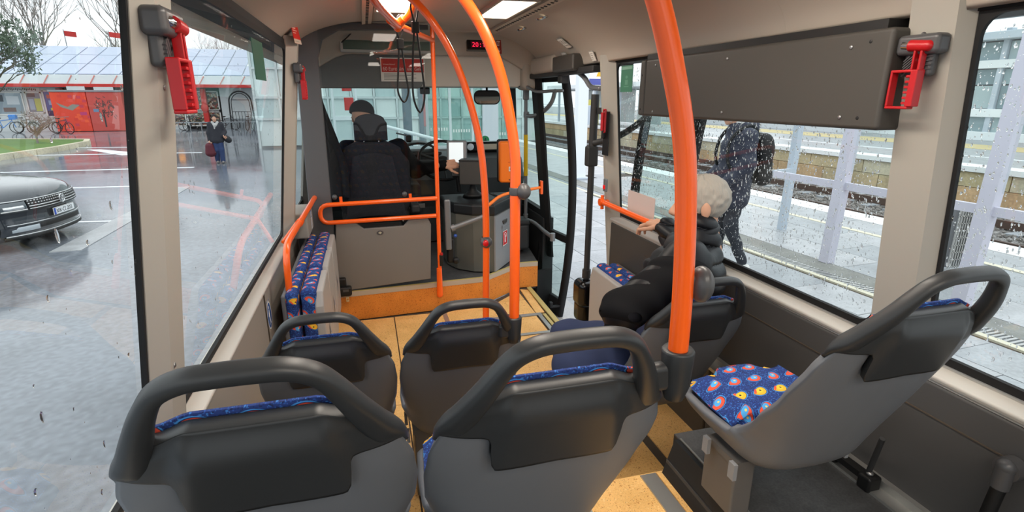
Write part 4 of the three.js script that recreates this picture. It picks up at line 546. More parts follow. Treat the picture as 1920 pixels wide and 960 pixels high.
  const v = thing('ticket_validator', 'orange ticket validator box between the poles', 'validator', [1.145, 1.08, -4.40], -0.1); obj('validator_body', rb(0.155, 0.345, 0.09, 0.022, [0, 0, 0], undefined, 3), M.orangeBox, v); obj('back_plate', rb(0.175, 0.36, 0.03, 0.015, [0, 0.004, -0.05]), M.black, v); obj('ticket_slot', [rspan(0.0, 0.06, -0.075, -0.035, 0.04, 0.05, 0.003)], M.white, v); obj('slot_mouth', rspan(0.008, 0.052, -0.06, -0.05, 0.046, 0.052, 0.002), M.black, v); obj('panel_seam', [rspan(-0.005, 0.07, 0.0, 0.003, 0.044, 0.0465, 0.001)], M.redDark, v); obj('drain_slot', rspan(0.0, 0.025, -0.15, -0.142, 0.044, 0.047, 0.001), M.black, v); obj('validator_pole', rod([0.03, -0.17, -0.04], [0.05, -0.85, -0.08], 0.018), M.cabDark, v);
  const m = thing('interior_mirror', 'rounded driver mirror hanging under the windscreen edge', 'mirror', [1.10, 1.60, -4.98], -0.12); const ol = rrect(0.24, 0.125, 0.05); obj('mirror_shell', ext(ol, 0.02, 0.006, [], 2), M.black, m).rotation.set(0.15, Math.PI, 0); const mg = new THREE.ShapeGeometry(poly(rrect(0.222, 0.108, 0.045))); obj('mirror_glass', mg.translate(0, 0, 0.009), std(0xdde2e4, 0.02, { metalness: 1 }), m).rotation.x = -0.15; obj('mirror_arm', rod([0, 0.05, -0.01], [0.0, 0.11, -0.02], 0.01), M.black, m);
  const c = thing('dash_camera', 'small dark camera hanging at the top of the windscreen', 'device', [0.56, 1.66, -5.2]); obj('camera_body', rb(0.09, 0.06, 0.05, 0.01, [0, 0, 0]), M.black, c); obj('camera_foot', rb(0.05, 0.02, 0.04, 0.005, [0, 0.035, 0]), M.black, c);
  const h = thing('phone_holder', 'small dark holder stuck on the windscreen right of the headrest', 'device', [0.40, 1.22, -5.35]); obj('holder_head', rb(0.06, 0.07, 0.04, 0.02, [0, 0, 0]), M.black, h); obj('holder_arm', rod([-0.02, 0.03, -0.02], [-0.1, 0.04, -0.2], 0.008), M.black, h);
  const e = thing('eco_badge', 'round green emission sticker in the lower windscreen corner', 'sticker', [1.22, 1.17, -5.64], 0); e.rotation.x = -0.26; obj('badge_disc', place(new THREE.CylinderGeometry(0.045, 0.045, 0.003, 28), [0, 0, 0], [Math.PI / 2, 0, 0]), std(0x2f9e62, 0.5), e); obj('badge_print', place(new THREE.CircleGeometry(0.042, 28), [0, 0, 0.003]), print(96, 96, (g) => { g.fillStyle = '#2f9e62'; g.fillRect(0, 0, 96, 96); g.fillStyle = '#123'; g.font = 'bold 60px sans-serif'; g.fillText('4', 32, 68); }), e);
}
{ // cash counter beside the driver
  const t = thing('cash_counter', 'grey cash counter with a black top and a red extinguisher sign', 'counter', [0.9, 0.23, -4.3]);
  const out = [[-0.30, -0.30], [-0.30, -0.08], [-0.24, 0.08], [-0.12, 0.19], [0.04, 0.245], [0.30, -0.12], [0.30, -0.30]].map(([x, z]) => [x, -z]); // x, z(front is negative) relative
  const sh = out.map(([x, z]) => [x, z]).reverse(); const g = ext(sh, 0.47, 0.006); g.rotateX(-Math.PI / 2); obj('counter_body', g, std(0x66665f, 0.55), t);
  const a = [0.035, 0.262], b = [0.295, -0.10]; // light door panel on the aisle side
  obj('counter_door', bar([a[0] + 0.006, 0.235, a[1] - 0.002], [b[0] + 0.006, 0.235, b[1] - 0.002], 0.012, 0.46), M.seatPan, t);
  const yaw = Math.atan2(a[1] - b[1], b[0] - a[0]), mid = [(a[0] + b[0]) / 2, (a[1] + b[1]) / 2], nrm = [Math.sin(yaw), Math.cos(yaw)];
  const on = (g2, u, y, off) => place(g2, [mid[0] + Math.cos(yaw) * u + nrm[0] * off, y, mid[1] - Math.sin(yaw) * u + nrm[1] * off], [0, yaw, 0]);
  obj('door_handle', on(ext([[-0.05, 0.0], [0.05, 0.0], [0.035, -0.03], [-0.035, -0.03]], 0.008, 0.003), -0.02, 0.40, 0.008), M.darkbox, t);
  obj('extinguisher_sign', on(face(0.10, 0.125, [0, 0, 0]), -0.02, 0.245, 0.0155), print(160, 200, (g2) => { g2.fillStyle = '#efe9e6'; g2.fillRect(0, 0, 160, 200); g2.fillStyle = '#c8242a'; g2.fillRect(8, 8, 144, 184); g2.fillStyle = '#fff'; g2.fillRect(66, 70, 34, 92); g2.beginPath(); g2.arc(83, 70, 17, Math.PI, 0); g2.fill(); g2.lineWidth = 9; g2.strokeStyle = '#fff'; g2.beginPath(); g2.arc(84, 72, 42, Math.PI * 1.15, Math.PI * 2.2); g2.stroke(); g2.fillStyle = '#c8242a'; g2.fillRect(78, 90, 10, 40); }), t);
  obj('counter_print', on(face(0.15, 0.03, [0, 0, 0]), -0.005, 0.345, 0.015), print(256, 52, (g2) => { g2.fillStyle = '#8d8f92'; g2.fillRect(0, 0, 256, 52); g2.strokeStyle = '#55585a'; g2.lineWidth = 3; g2.beginPath(); g2.moveTo(6, 40); for (let i = 0; i < 18; i++) g2.lineTo(8 + i * 14, i % 2 ? 16 + (i % 3) * 6 : 40); g2.stroke(); }), t);
  const top = ext(out.map(([x, z]) => [x * 1.06, z * 1.06]).reverse(), 0.055, 0.02, [], 3); obj('counter_top', top.rotateX(-Math.PI / 2).translate(0, 0.485, 0), std(0x1d1f22, 0.45), t);
  const b2 = thing('bin', 'black plastic bin standing on the step beside the open door', 'bin', [1.30, 0.24, -4.62]); obj('bin_body', rb(0.17, 0.26, 0.2, 0.04, [0, 0.14, 0], undefined, 3), M.cabDark, b2); obj('bin_lid', rb(0.175, 0.05, 0.21, 0.02, [0, 0.27, 0]), M.black, b2);
}

// ------------------------------------------------------------------ outside, left: wet car park, island, shops
const GY = -0.55, PY = -0.33, PHI = 3.3 * D;
const RW = (xr, y, s) => [xr * Math.cos(PHI) - s * Math.sin(PHI), y, -s * Math.cos(PHI) - xr * Math.sin(PHI)]; // platform frame: to the right, up, ahead
{
  struct('asphalt', span(-75, 1.64, GY - 0.2, GY, -100, 15), M.asphalt);
  const strip = (label, pts) => tag(obj('road_marking', ext(pts.map(([x, z]) => [x, -z]), 0.006).rotateX(-Math.PI / 2).translate(0, GY, 0), M.line), label, 'road marking', 'white painted parking lines');
  const ln = (x0, z0, x1, z1, w, label) => strip(label, [[x0, z0 - w / 2], [x1, z1 - w / 2], [x1, z1 + w / 2], [x0, z0 + w / 2]]);
  ln(-30, -20.0, -5.4, -19.3, 0.14, 'long thin white parking line reaching past the grass island'); ln(-8.6, -15.65, -5.2, -15.4, 0.12, 'white parking line just beyond the bonnet of the dark car');
  ln(-14.5, -25.2, -6.5, -24.6, 0.16, 'white parking line right at the tip of the kerbed island'); ln(-12.5, -28.4, -8.4, -27.8, 0.14, 'faint farthest white parking line near the shops'); ln(-5.9, -11.2, -4.5, -11.0, 0.10, 'short white line on the ground right of the car bumper');
  strip('slanted white painted wedge on the asphalt beside the island tip', [[-11.6, -27.2], [-11.1, -27.2], [-8.2, -24.4], [-9.2, -24.2]]);
  struct('gutter_strip', ext([[-4.55, 8.9], [-4.15, 8.9], [-4.35, 15], [-4.62, 15]].map(([x, z]) => [x, z]), 0.008).rotateX(-Math.PI / 2).translate(0, GY, 0), M.pave);
  // island with kerb
  const isl = [[-30, 33.5], [-17.5, 32.6], [-13.2, 31.2], [-12.6, 29.6], [-12.45, 26.5], [-12.75, 22.6], [-14, 19.6], [-30, 17.5]];
  struct('grass_island', ext(isl, 0.16, 0.03).rotateX(-Math.PI / 2).translate(0, GY, 0), M.grass);
  const k = room('trim_3'); for (let i = 1; i < isl.length - 1; i++) { const a = isl[i], b = isl[i + 1], n = Math.max(1, Math.round(Math.hypot(b[0] - a[0], b[1] - a[1]) / 1.2)); for (let j = 0; j < n; j++) obj('kerb_stone', bar([lerp(a[0], b[0], (j + 0.02) / n), GY + 0.10, -lerp(a[1], b[1], (j + 0.02) / n)], [lerp(a[0], b[0], (j + 0.98) / n), GY + 0.10, -lerp(a[1], b[1], (j + 0.98) / n)], 0.22, 0.22), M.concrete, k); }
}
function tree(name, label, p, h, seed, o = {}) { // trunk and branches, each level thinner
  const r = rng(seed), t = thing(name, label, o.cat || 'tree', p, 0, o.group), B = [], tip = [];
  const grow = (a, d, l, rad, lev) => {
    const bend = V(r() - 0.5, 0.35 * r(), r() - 0.5).multiplyScalar(0.5), m = a.clone().addScaledVector(d, l * 0.5), e = m.clone().addScaledVector(d.clone().add(bend).normalize(), l * 0.5);
    B.push(rod(a.toArray(), m.toArray(), rad, rad * 0.85, lev < 2 ? 7 : 4), rod(m.toArray(), e.toArray(), rad * 0.85, rad * 0.65, lev < 2 ? 7 : 4)); if (lev >= (o.levels || 5)) { tip.push(e); return; }
    const n = lev === 0 ? (o.first || 5) : 2 + (r() < 0.65 ? 1 : 0);
    for (let i = 0; i < n; i++) { const az = r() * 6.283, sp = (o.spread || 0.6) * (0.5 + r() * 0.7), nd = d.clone().add(V(Math.cos(az) * sp, 0.12, Math.sin(az) * sp)).normalize(); grow(lerp3(m, e, lev ? r() * 0.6 + 0.4 : r()), nd, l * (0.62 + r() * 0.2), rad * 0.55, lev + 1); }
  };
  const lerp3 = (a, b, k) => a.clone().lerp(b, k); grow(V(0, 0, 0), V(0.03, 1, 0).normalize(), h * 0.34, h * 0.018 * (o.fat || 1), 0);
  obj('trunk', B.slice(0, 2), o.bark || M.bark, t); obj('branches', B.slice(2), o.bark || M.bark, t).userData.kind = 'stuff';
  if (o.leaf) { const g = new THREE.PlaneGeometry(0.16, 0.06), im = new THREE.InstancedMesh(g, o.leaf, tip.length * 10), m = new THREE.Matrix4(); let i = 0; for (const e of tip) for (let k = 0; k < 10; k++) { m.compose(e.clone().add(V(r() - 0.5, r() - 0.5, r() - 0.5).multiplyScalar(0.5)), new THREE.Quaternion().setFromEuler(new THREE.Euler(r() * 6, r() * 6, r() * 6)), V(1, 1, 1)); im.setMatrixAt(i++, m); } im.name = 'foliage'; im.userData.kind = 'stuff'; t.add(im); }
  return t;
}
tree('bare_tree', 'bare brownish tree rising over the roof near the left frame edge', [-27, GY, -57], 13.5, 3, { bark: M.barkPale, first: 7, spread: 0.55, fat: 0.7 });
tree('bare_tree', 'tall bare tree behind the roof just left of the window pillar', [-19.4, GY, -58], 14, 8, { bark: M.barkPale, first: 7, spread: 0.5, fat: 0.6 });
tree('bare_tree', 'low bare treetop above the roof between the red hammer and green sticker', [-14.2, GY, -62], 9.6, 14, { bark: M.barkPale, first: 7, spread: 0.7, fat: 0.6 });
tree('pine_tree', 'dark needled tree with hanging boughs at the left frame edge', [-16.9, GY, -31], 6.3, 22, { first: 8, spread: 0.95, leaf: std(0x5c6a58, 0.9), fat: 1.1 });
tree('bush', 'leafless grey bush on the grass island', [-14.2, GY + 0.1, -29], 2.1, 31, { cat: 'bush', bark: M.barkPale, first: 12, spread: 1.2, levels: 4, fat: 1.3 });
{ // hedge of far trees behind the roof
  const r = rng(77); for (let i = 0; i < 3; i++) { const x = -30 + i * 5.2; tree('distant_tree', ['leftmost', 'middle', 'rightmost'][i] + ' of the three hazy distant treetops along the ridge of the shop roof', [x + r(), GY, -68 - r() * 3], 8.6 + r() * 1.6, 100 + i, { first: 7, spread: 0.7, levels: 4, bark: M.hedge, group: 'distant trees behind the shop roof', fat: 0.8 }); }
}
{ // the shop building
  const b = thing('shop_building', 'long low shop building with a roof of solar panels and a red edged white canopy', 'building', [-16, GY, -46]), o = [-16, GY, -46], S = (x0, x1, y0, y1, z0, z1) => span(x0 - o[0], x1 - o[0], y0 - o[1], y1 - o[1], z0 - o[2], z1 - o[2]);
  const L = (p) => [p[0] - o[0], p[1] - o[1], p[2] - o[2]];
  obj('wall', [S(-30, -12.4, GY, 2.4, -43.6, -52), S(-12.4, -12.2, GY, 2.4, -43.6, -52)], M.wallWhite, b); obj('wall', S(-9.75, -6.4, 0.15, 2.3, -43.4, -52), M.wallWhite, b); obj('wall_base', S(-9.75, -6.36, GY, 0.15, -43.3, -52), M.wallGrey, b); obj('wall', S(-12.2, -9.75, GY, 2.3, -44.2, -52), std(0x53504e, 0.8), b);
  obj('canopy_fascia', S(-30, -4.7, 2.46, 3.0, -42.4, -43.9), M.roofWhite, b); obj('canopy_edge', S(-30, -4.7, 2.26, 2.46, -42.35, -43.6), M.bldRed, b); obj('canopy_soffit', S(-30, -4.7, 2.25, 2.3, -42.5, -45), M.wallGrey, b);
  for (let i = 0; i < 19; i++) { const x = -28.6 + i * 1.28; obj('fascia_stripe', bar(L([x, 2.47, -42.37]), L([x + 0.34, 2.99, -42.37]), 0.02, 0.05), std(0xe08a80, 0.6), b); }
  const roofY = (z) => 3.0 + (-43.9 - z) * (2.28 / 6.3);
  const roof = (pts) => { const pos = []; const Q = pts.map(L); for (let i = 1; i < Q.length - 1; i++) pos.push(...Q[0], ...Q[i], ...Q[i + 1]); const g = new THREE.BufferGeometry(); g.setAttribute('position', new THREE.Float32BufferAttribute(pos, 3)); g.computeVertexNormals(); return g; };
  obj('roof', [roof([[-30, 3.0, -43.9], [-6.2, 3.0, -43.9], [-8.1, 5.28, -50.2], [-30, 5.28, -50.2]])], M.roofWhite, b); obj('roof', [roof([[-6.2, 3.0, -43.9], [-6.2, 3.0, -56], [-8.1, 5.28, -50.2]])], std(0x77797b, 0.8), b);
  obj('wall', roof([[-6.4, GY, -44], [-6.4, GY, -52], [-6.4, 3, -52], [-6.4, 3, -44]]), M.wallWhite, b);
  const sol = std(0xa5b0c4, 0.22, { specularIntensity: 0.7 });
  for (let i = 0; i < 18; i++) for (let j = 0; j < 3; j++) { const x0 = -30 + i * 1.28 + 0.05, x1 = x0 + 1.2, za = -44.1 - j * 2.0, zb = za - 1.94; if (x1 > -6.6 - j * 0.62 - 0.2) continue; const g = bar(L([(x0 + x1) / 2, roofY(za) + 0.06, za]), L([(x0 + x1) / 2, roofY(zb) + 0.06, zb]), x1 - x0, 0.05); obj('solar_panel', g, sol, b); }
  // windows with their posters
  const W = (x0, x1, y0, y1, m, z = -43.56) => { obj('window', [S(x0, x1, y0, y0 + 0.07, z, z - 0.1), S(x0, x1, y1 - 0.07, y1, z, z - 0.1), S(x0, x0 + 0.07, y0, y1, z, z - 0.1), S(x1 - 0.07, x1, y0, y1, z, z - 0.1)], M.white, b); const f = face(x1 - x0 - 0.12, y1 - y0 - 0.12, L([(x0 + x1) / 2, (y0 + y1) / 2, z - 0.03])); obj('pane', f, m, b); };
  const shop = (draw) => print(160, 128, draw, 0.2), fill = (g, l) => l.forEach(([c, x, y, w, h]) => { g.fillStyle = c; g.fillRect(x, y, w, h); });
  W(-23.5, -21.55, 0.5, 1.95, shop((g) => fill(g, [['#8d9ba6', 0, 0, 160, 128], ['#3c4650', 10, 12, 60, 40], ['#6b4a42', 60, 88, 60, 26], ['#c6ccd2', 84, 20, 60, 50]])));
  W(-21.4, -20.5, 0.6, 1.95, shop((g) => fill(g, [['#7b8894', 0, 0, 160, 128], ['#39424c', 10, 0, 90, 26], ['#b9c06a', 82, 36, 70, 84], ['#9fb2c4', 16, 40, 56, 70]])));
  W(-20.42, -19.55, 0.35, 2.05, shop((g) => fill(g, [['#2f5fa2', 0, 0, 160, 128], ['#8fb2d8', 40, 46, 40, 24], ['#d8c232', 50, 84, 70, 14], ['#16305e', 0, 100, 160, 28], ['#c8564a', 30, 16, 50, 20]])));
  obj('door_frame', S(-19.5, -19.1, GY, 2.2, -43.3, -43.7), M.bldRed, b); obj('yellow_sign', S(-19.05, -18.5, 0.1, 2.1, -43.1, -43.3), std(0xdcc72e, 0.5), b); for (let i = 0; i < 6; i++) obj('sign_text', S(-18.95, -18.6, 0.4 + i * 0.25, 0.46 + i * 0.25, -43.09, -43.1), M.black, b);
  obj('shop_sign', face(2.6, 0.28, L([-21.8, 2.12, -43.58])), print(320, 36, (g) => { g.fillStyle = '#d8d4d2'; g.fillRect(0, 0, 320, 36); g.fillStyle = '#4a3a3a'; for (let i = 0; i < 24; i++) g.fillRect(10 + i * 12, 8 + (i * 5) % 4, 7, 12 + (i * 3) % 8); }), b);
  const goods = shop((g) => { const r = rng(4); g.fillStyle = '#4f443e'; g.fillRect(0, 0, 160, 128); for (let i = 0; i < 260; i++) { g.fillStyle = ['#8a3b30', '#c0a08a', '#5b6a58', '#d8c8b8', '#3a3430', '#8f7b4c'][Math.floor(r() * 6)]; g.fillRect(r() * 160, r() * 128, 4 + r() * 8, 4 + r() * 10); } });
  W(-14.2, -12.15, 0.72, 2.05, goods); W(-12.1, -9.9, 0.72, 2.05, goods); W(-14.2, -12.15, -0.35, 0.66, goods); W(-12.1, -9.9, -0.35, 0.66, goods);
  obj('shop_lamp', sph(0.22, L([-12.75, 1.45, -43.3])), std(0xf0b040, 0.4, { emissive: 0xff9a20, emissiveIntensity: 0.9 }), b); obj('red_post', [S(-10.85, -10.55, -0.1, 2.2, -42.9, -43.2), sphS([-10.7, 0.9, -42.9], 0.24)], M.bldRed, b);
  function sphS(p, r) { return sph(r, L(p), [1, 1.3, 0.5]); }
  obj('wall_sign', S(-6.0, -5.2, 1.0, 2.2, -43.0, -43.2), M.bldRed, b); obj('grey_pillar', S(-6.6, -6.35, GY, 2.3, -43.1, -43.3), M.wallGrey, b);
}
{ // red container with graffiti
  const t = thing('container', 'red graffiti-covered container hut in front of the shops', 'container', [-17.4, GY, -42.2]);
  obj('container_wall', rspan(-2.0, -0.02, 0.02, 2.5, -1.2, 0, 0.02), print(256, 256, (g) => { const r = rng(9); g.fillStyle = '#e2442c'; g.fillRect(0, 0, 256, 256); for (let i = 0; i < 40; i++) { g.fillStyle = ['#f05a30', '#d83a2a', '#e84c3c', '#c83c4c'][i % 4]; g.fillRect(r() * 256, r() * 256, 30, 18); } g.fillStyle = '#8f8a80'; g.beginPath(); g.moveTo(30, 66); g.lineTo(110, 96); g.lineTo(150, 78); g.lineTo(200, 84); g.lineTo(140, 120); g.lineTo(60, 96); g.fill(); g.fillStyle = '#c03a70'; g.fillRect(190, 130, 50, 20); }), t);
  obj('container_wall', rspan(0.02, 2.0, 0.02, 2.5, -1.2, 0, 0.02), print(256, 256, (g) => { const r = rng(10); g.fillStyle = '#c65048'; g.fillRect(0, 0, 256, 256); g.strokeStyle = '#4a3838'; g.lineWidth = 5; for (let i = 0; i < 60; i++) { g.beginPath(); const x = 60 + r() * 130, y = 30 + r() * 130; g.moveTo(x, y); g.lineTo(x + (r() - 0.5) * 50, y + (r() - 0.5) * 50); g.stroke(); } g.fillStyle = '#3a3434'; g.fillRect(96, 130, 12, 100); g.fillStyle = '#6f8aa8'; g.fillRect(30, 110, 40, 20); }), t);
  obj('container_roof', rspan(-2.05, 2.05, 2.5, 2.62, -1.25, 0.05, 0.02), M.wallGrey, t); obj('roof_sign', [span(-1.0, 0.0, 2.62, 2.85, -0.1, -0.05), span(0.5, 1.6, 2.62, 2.82, -0.1, -0.05)], M.wallWhite, t);
}
function bicycle(label, p, turn, c, group) {
  const t = thing('bicycle', label, 'bicycle', p, turn, group), W = (x) => place(new THREE.TorusGeometry(0.33, 0.022, 6, 28), [x, 0.35, 0]);
  for (const x of [-0.52, 0.52]) { obj('wheel', W(x), M.black, t); for (let i = 0; i < 4; i++) obj('spoke', rod([x + 0.32 * Math.cos(i * 0.785), 0.35 + 0.32 * Math.sin(i * 0.785), 0], [x - 0.32 * Math.cos(i * 0.785), 0.35 - 0.32 * Math.sin(i * 0.785), 0], 0.004, 0.004, 4), M.chrome, t); }
  obj('frame', [rod([-0.52, 0.35, 0], [-0.12, 0.33, 0], 0.016), rod([-0.52, 0.35, 0], [-0.2, 0.78, 0], 0.016), rod([-0.12, 0.33, 0], [-0.24, 0.86, 0], 0.02), rod([-0.12, 0.33, 0], [0.36, 0.74, 0], 0.02), rod([-0.2, 0.76, 0], [0.34, 0.84, 0], 0.02), rod([0.34, 0.92, 0], [0.52, 0.35, 0], 0.018)], c, t);
  obj('saddle', rb(0.24, 0.06, 0.14, 0.025, [-0.25, 0.92, 0]), M.black, t); obj('handlebar', [rod([0.3, 1.02, -0.28], [0.3, 1.02, 0.28], 0.014), rod([0.34, 0.9, 0], [0.31, 1.03, 0], 0.014)], M.steelGrey, t); return t;
}
{
  const dark = std(0x33363a, 0.5), blue = std(0x2f7fd0, 0.4), G = 'parked bicycles in front of the shops', b0 = bicycle('bicycle with a blue basket parked by the poster windows at the left edge', [-21.7, GY, -41.3], 0.15, blue, G);
  obj('basket', rb(0.36, 0.3, 0.34, 0.03, [0.48, 0.98, 0]), blue, b0);
  const b1 = bicycle('dark bicycle left of the red container, second from the blue one', [-20.7, GY, -41.5], -0.3, dark, G); dup(b1, 'dark bicycle leaning right beside the yellow sign', [-19.3, GY, -40.6], 0.6, G); dup(b1, 'dark bicycle half hidden behind the bush on the island', [-17.9, GY, -39.6], -0.5, G);
  dup(b1, 'dark bicycle below the shop window, left of the walking woman', [-12.2, GY, -41.2], 0.9, G); dup(b1, 'dark bicycle at the rack directly left of the woman', [-11.2, GY, -41.3], 1.1, G); dup(b1, 'dark bicycle in front of the arched door', [-9.0, GY, -41.2], 0.8, G); dup(b1, 'dark bicycle right of the arched door with its handlebar turned to the bus', [-7.6, GY, -41.0], 1.4, G); dup(b1, 'dark bicycle in the rack left of the silver car', [-6.4, GY, -41.2], 0.7, G);
  const a = thing('arch_gate', 'tall arched dark metal gate in front of the white wall', 'gate', [-8.35, GY, -42.7]); const ap = []; for (let i = 0; i <= 20; i++) ap.push([0.72 * Math.cos(Math.PI * i / 20), 1.85 + 0.72 * Math.sin(Math.PI * i / 20), 0]);
  obj('arch_frame', [wire([[0.82, 0, 0], [0.76, 1.2, 0], ...ap, [-0.74, 1.2, 0], [-0.78, 0, 0]], 0.05, 80, 8), wire([[0.66, 0, 0], [0.62, 1.2, 0], ...ap.map(([x, y]) => [x * 0.82, y - 0.13, 0]), [-0.6, 1.2, 0], [-0.62, 0, 0]], 0.03, 80, 6)], M.black, a); for (const y of [0.5, 1.2, 2.0]) obj('cross_bar', rod([-0.6, y, 0], [0.6, y, 0], 0.02), M.black, a); for (const x of [-0.4, -0.2, 0, 0.2, 0.4]) obj('upright_bar', rod([x, 0.05, 0], [x, 1.2, 0], 0.015), M.black, a);
  const r = thing('bike_rack', 'low metal bike rail running along the shop front', 'bike rack', [-9, GY, -40.9]); obj('top_rail', rod([-3.6, 0.55, 0], [3.8, 0.55, 0], 0.03), M.wallGrey, r); for (let i = 0; i < 12; i++) obj('rack_post', rod([-3.6 + i * 0.67, 0, 0], [-3.6 + i * 0.67, 0.55, 0], 0.025), M.wallGrey, r);
  const c = thing('silver_car', 'silver car parked at the far right end of the shops', 'car', [-4.3, GY, -46], 0.1); obj('car_body', [rspan(-1.6, 1.6, 0.25, 0.85, -0.85, 0.85, 0.2), rspan(-1.0, 1.1, 0.7, 1.4, -0.75, 0.75, 0.25)], std(0xa9afb4, 0.3, { metalness: 0.4 }), c); obj('car_window', rspan(-0.95, 1.05, 0.9, 1.3, -0.77, 0.77, 0.1), M.blackGloss, c); for (const x of [-1, 1]) for (const z of [-0.8, 0.8]) obj('wheel', place(new THREE.CylinderGeometry(0.32, 0.32, 0.2, 20), [x, 0.32, z], [Math.PI / 2, 0, 0]), M.black, c);
  for (const [x, l] of [[-18.9, 'thin flag pole with a small red flag above the roof, left of two'], [-16.3, 'thin flag pole with a small red flag above the roof, right of two']]) { const f = thing('flag_pole', l, 'flag', [x * 1.27, GY, -57]); obj('pole', rod([0, 0, 0], [-0.1, 7.7, 0], 0.05, 0.03), M.wallGrey, f); obj('flag', sheet((s, q) => [-0.1 + 0.9 * s, 7.6 - 0.42 * q - 0.1 * s, 0.06 * Math.sin(s * 7)], 12, 4, 0.01), M.bldRed, f); }
  const m = thing('mast', 'thin lamp mast against the sky at the right of the shop roof', 'lamp post', [-7.2, GY, -62]); obj('pole', rod([0, 0, 0], [0, 6.6, 0], 0.06, 0.04), M.wallGrey, m); obj('lamp_head', rb(0.5, 0.12, 0.3, 0.04, [0, 6.6, 0]), M.wallGrey, m);
  const h = thing('far_building', 'pale flat-roofed building far behind the right end of the shops', 'building', [-7, GY, -75]); obj('wall', span(-2.6, 6, 0, 4.8, -4, 0), std(0xb5ab98, 0.8), h); obj('roof', span(-2.8, 6.2, 4.8, 5.1, -4.2, 0.2), M.wallWhite, h); for (let i = 0; i < 5; i++) obj('window', span(-2 + i * 1.5, -1.2 + i * 1.5, 3.2, 4.1, 0, 0.05), M.cabDark, h);
}
{ // dark estate car facing the bus
  const t = thing('parked_car', 'dark grey car with a chrome grille facing the bus on the wet car park', 'car', [-4.66, GY, -9.75], -4 * D); // heads along +x
  const paint = std(0x34383e, 0.18, { metalness: 0.35, clearcoat: 1, clearcoatRoughness: 0.05 });
  const hw = (x, y) => 0.9 - 0.34 * Math.pow(smooth(-0.75, 0.02, x), 2.2), nose = (q) => -0.30 * Math.pow(Math.abs(q), 2.6);
  // front mask and bonnet as one skin: s runs from under the bumper up over the bonnet to the windscreen
  const P = [[-0.22, 0.18], [-0.06, 0.2], [0.0, 0.34], [-0.02, 0.48], [-0.03, 0.62], [-0.05, 0.70], [-0.10, 0.80], [-0.22, 0.87], [-0.55, 0.935], [-0.95, 0.98], [-1.25, 1.0]].map(([x, y]) => V(x, y, 0)), c = new THREE.CatmullRomCurve3(P, false, 'centripetal');
  obj('front_body', sheet((s, q) => { const p = c.getPoint(s), u = 1 - 2 * q; return [p.x + nose(u) * smooth(-1.3, -0.2, p.x) - 0.02, p.y - 0.10 * Math.pow(Math.abs(u), 4) * smooth(0.7, 1, p.y), u * 0.9]; }, 50, 40, -0.02), paint, t);
  const side = ext([[-0.3, 0.2], [-0.45, 0.78], [-1.2, 0.92], [-1.9, 1.42], [-3.9, 1.46], [-4.55, 1.0], [-4.6, 0.3]], 1.72, 0.06, [], 3).translate(0, 0, -0.86); obj('car_body', side, paint, t); obj('car_window', [ext([[-1.35, 0.96], [-1.95, 1.36], [-3.8, 1.4], [-4.2, 1.0]], 1.86, 0.0).translate(0, 0, -0.93), bar([-1.22, 1.0, 0], [-1.9, 1.43, 0], 1.5, 0.02)], M.blackGloss, t);
  for (const x of [-0.85, -3.6]) for (const z of [-0.8, 0.8]) { obj('wheel', place(new THREE.CylinderGeometry(0.33, 0.33, 0.22, 28), [x, 0.33, z], [Math.PI / 2, 0, 0]), M.rubber, t); obj('wheel_rim', place(new THREE.CylinderGeometry(0.21, 0.21, 0.225, 20), [x, 0.33, z], [Math.PI / 2, 0, 0]), M.alu, t); }
  const fr = (y, u0, u1, h, d, off = 0) => sheet((s, q) => { const u = lerp(u0, u1, q), yy = y + h * (s - 0.5), k = (yy - 0.62) * -0.25; return [nose(u / 0.9) + 0.004 + off + (yy > 0.62 ? k : 0), yy, u]; }, 2, 24, -d);
  obj('grille_back', fr(0.655, -0.58, 0.58, 0.15, 0.012), M.black, t); for (let i = 0; i < 4; i++) obj('grille_slat', fr(0.60 + i * 0.037, -0.57, 0.57, 0.014, 0.02), M.chrome, t);
  obj('grille_trim', fr(0.735, -0.88, 0.88, 0.016, 0.02), M.chrome, t);
  for (const k of [-1, 1]) { const lo = k * 0.6, hi = k * 0.875, a = Math.min(lo, hi), b = Math.max(lo, hi); obj('headlight', fr(0.655, a, b, 0.13, 0.016), std(0x4a5258, 0.05, { clearcoat: 1 }), t); obj('headlight_lens', [fr(0.64, a + 0.03, b - 0.03, 0.05, 0.022)], M.chrome, t); obj('headlight_strip', fr(0.60, a, b, 0.016, 0.024), M.white, t); obj('fog_light', fr(0.33, Math.min(k * 0.5, k * 0.82), Math.max(k * 0.5, k * 0.82), 0.07, 0.014), std(0xb5bcc2, 0.2), t); }
  obj('bumper_line', [fr(0.40, -0.85, 0.85, 0.014, 0.018), fr(0.245, -0.88, 0.88, 0.018, 0.03)], M.chrome, t); obj('bumper_intake', fr(0.345, -0.48, 0.48, 0.07, 0.012), M.black, t); obj('bumper_lip', fr(0.215, -0.9, 0.9, 0.04, 0.012), M.black, t);
  obj('emblem', [place(new THREE.TorusGeometry(0.062, 0.008, 8, 32), [0.026, 0.66, 0], [0, Math.PI / 2, 0]), ...[[-0.035, 0.03, -0.012, -0.04], [-0.012, -0.04, 0, -0.008], [0, -0.008, 0.012, -0.04], [0.012, -0.04, 0.035, 0.03], [-0.018, 0.045, 0, 0.008], [0, 0.008, 0.018, 0.045]].map(([a, b, c2, d]) => rod([0.028, 0.66 + b, a], [0.028, 0.66 + d, c2], 0.006, 0.006, 6)), place(new THREE.CylinderGeometry(0.06, 0.06, 0.008, 24), [0.018, 0.66, 0], [0, 0, Math.PI / 2])], M.chrome, t);
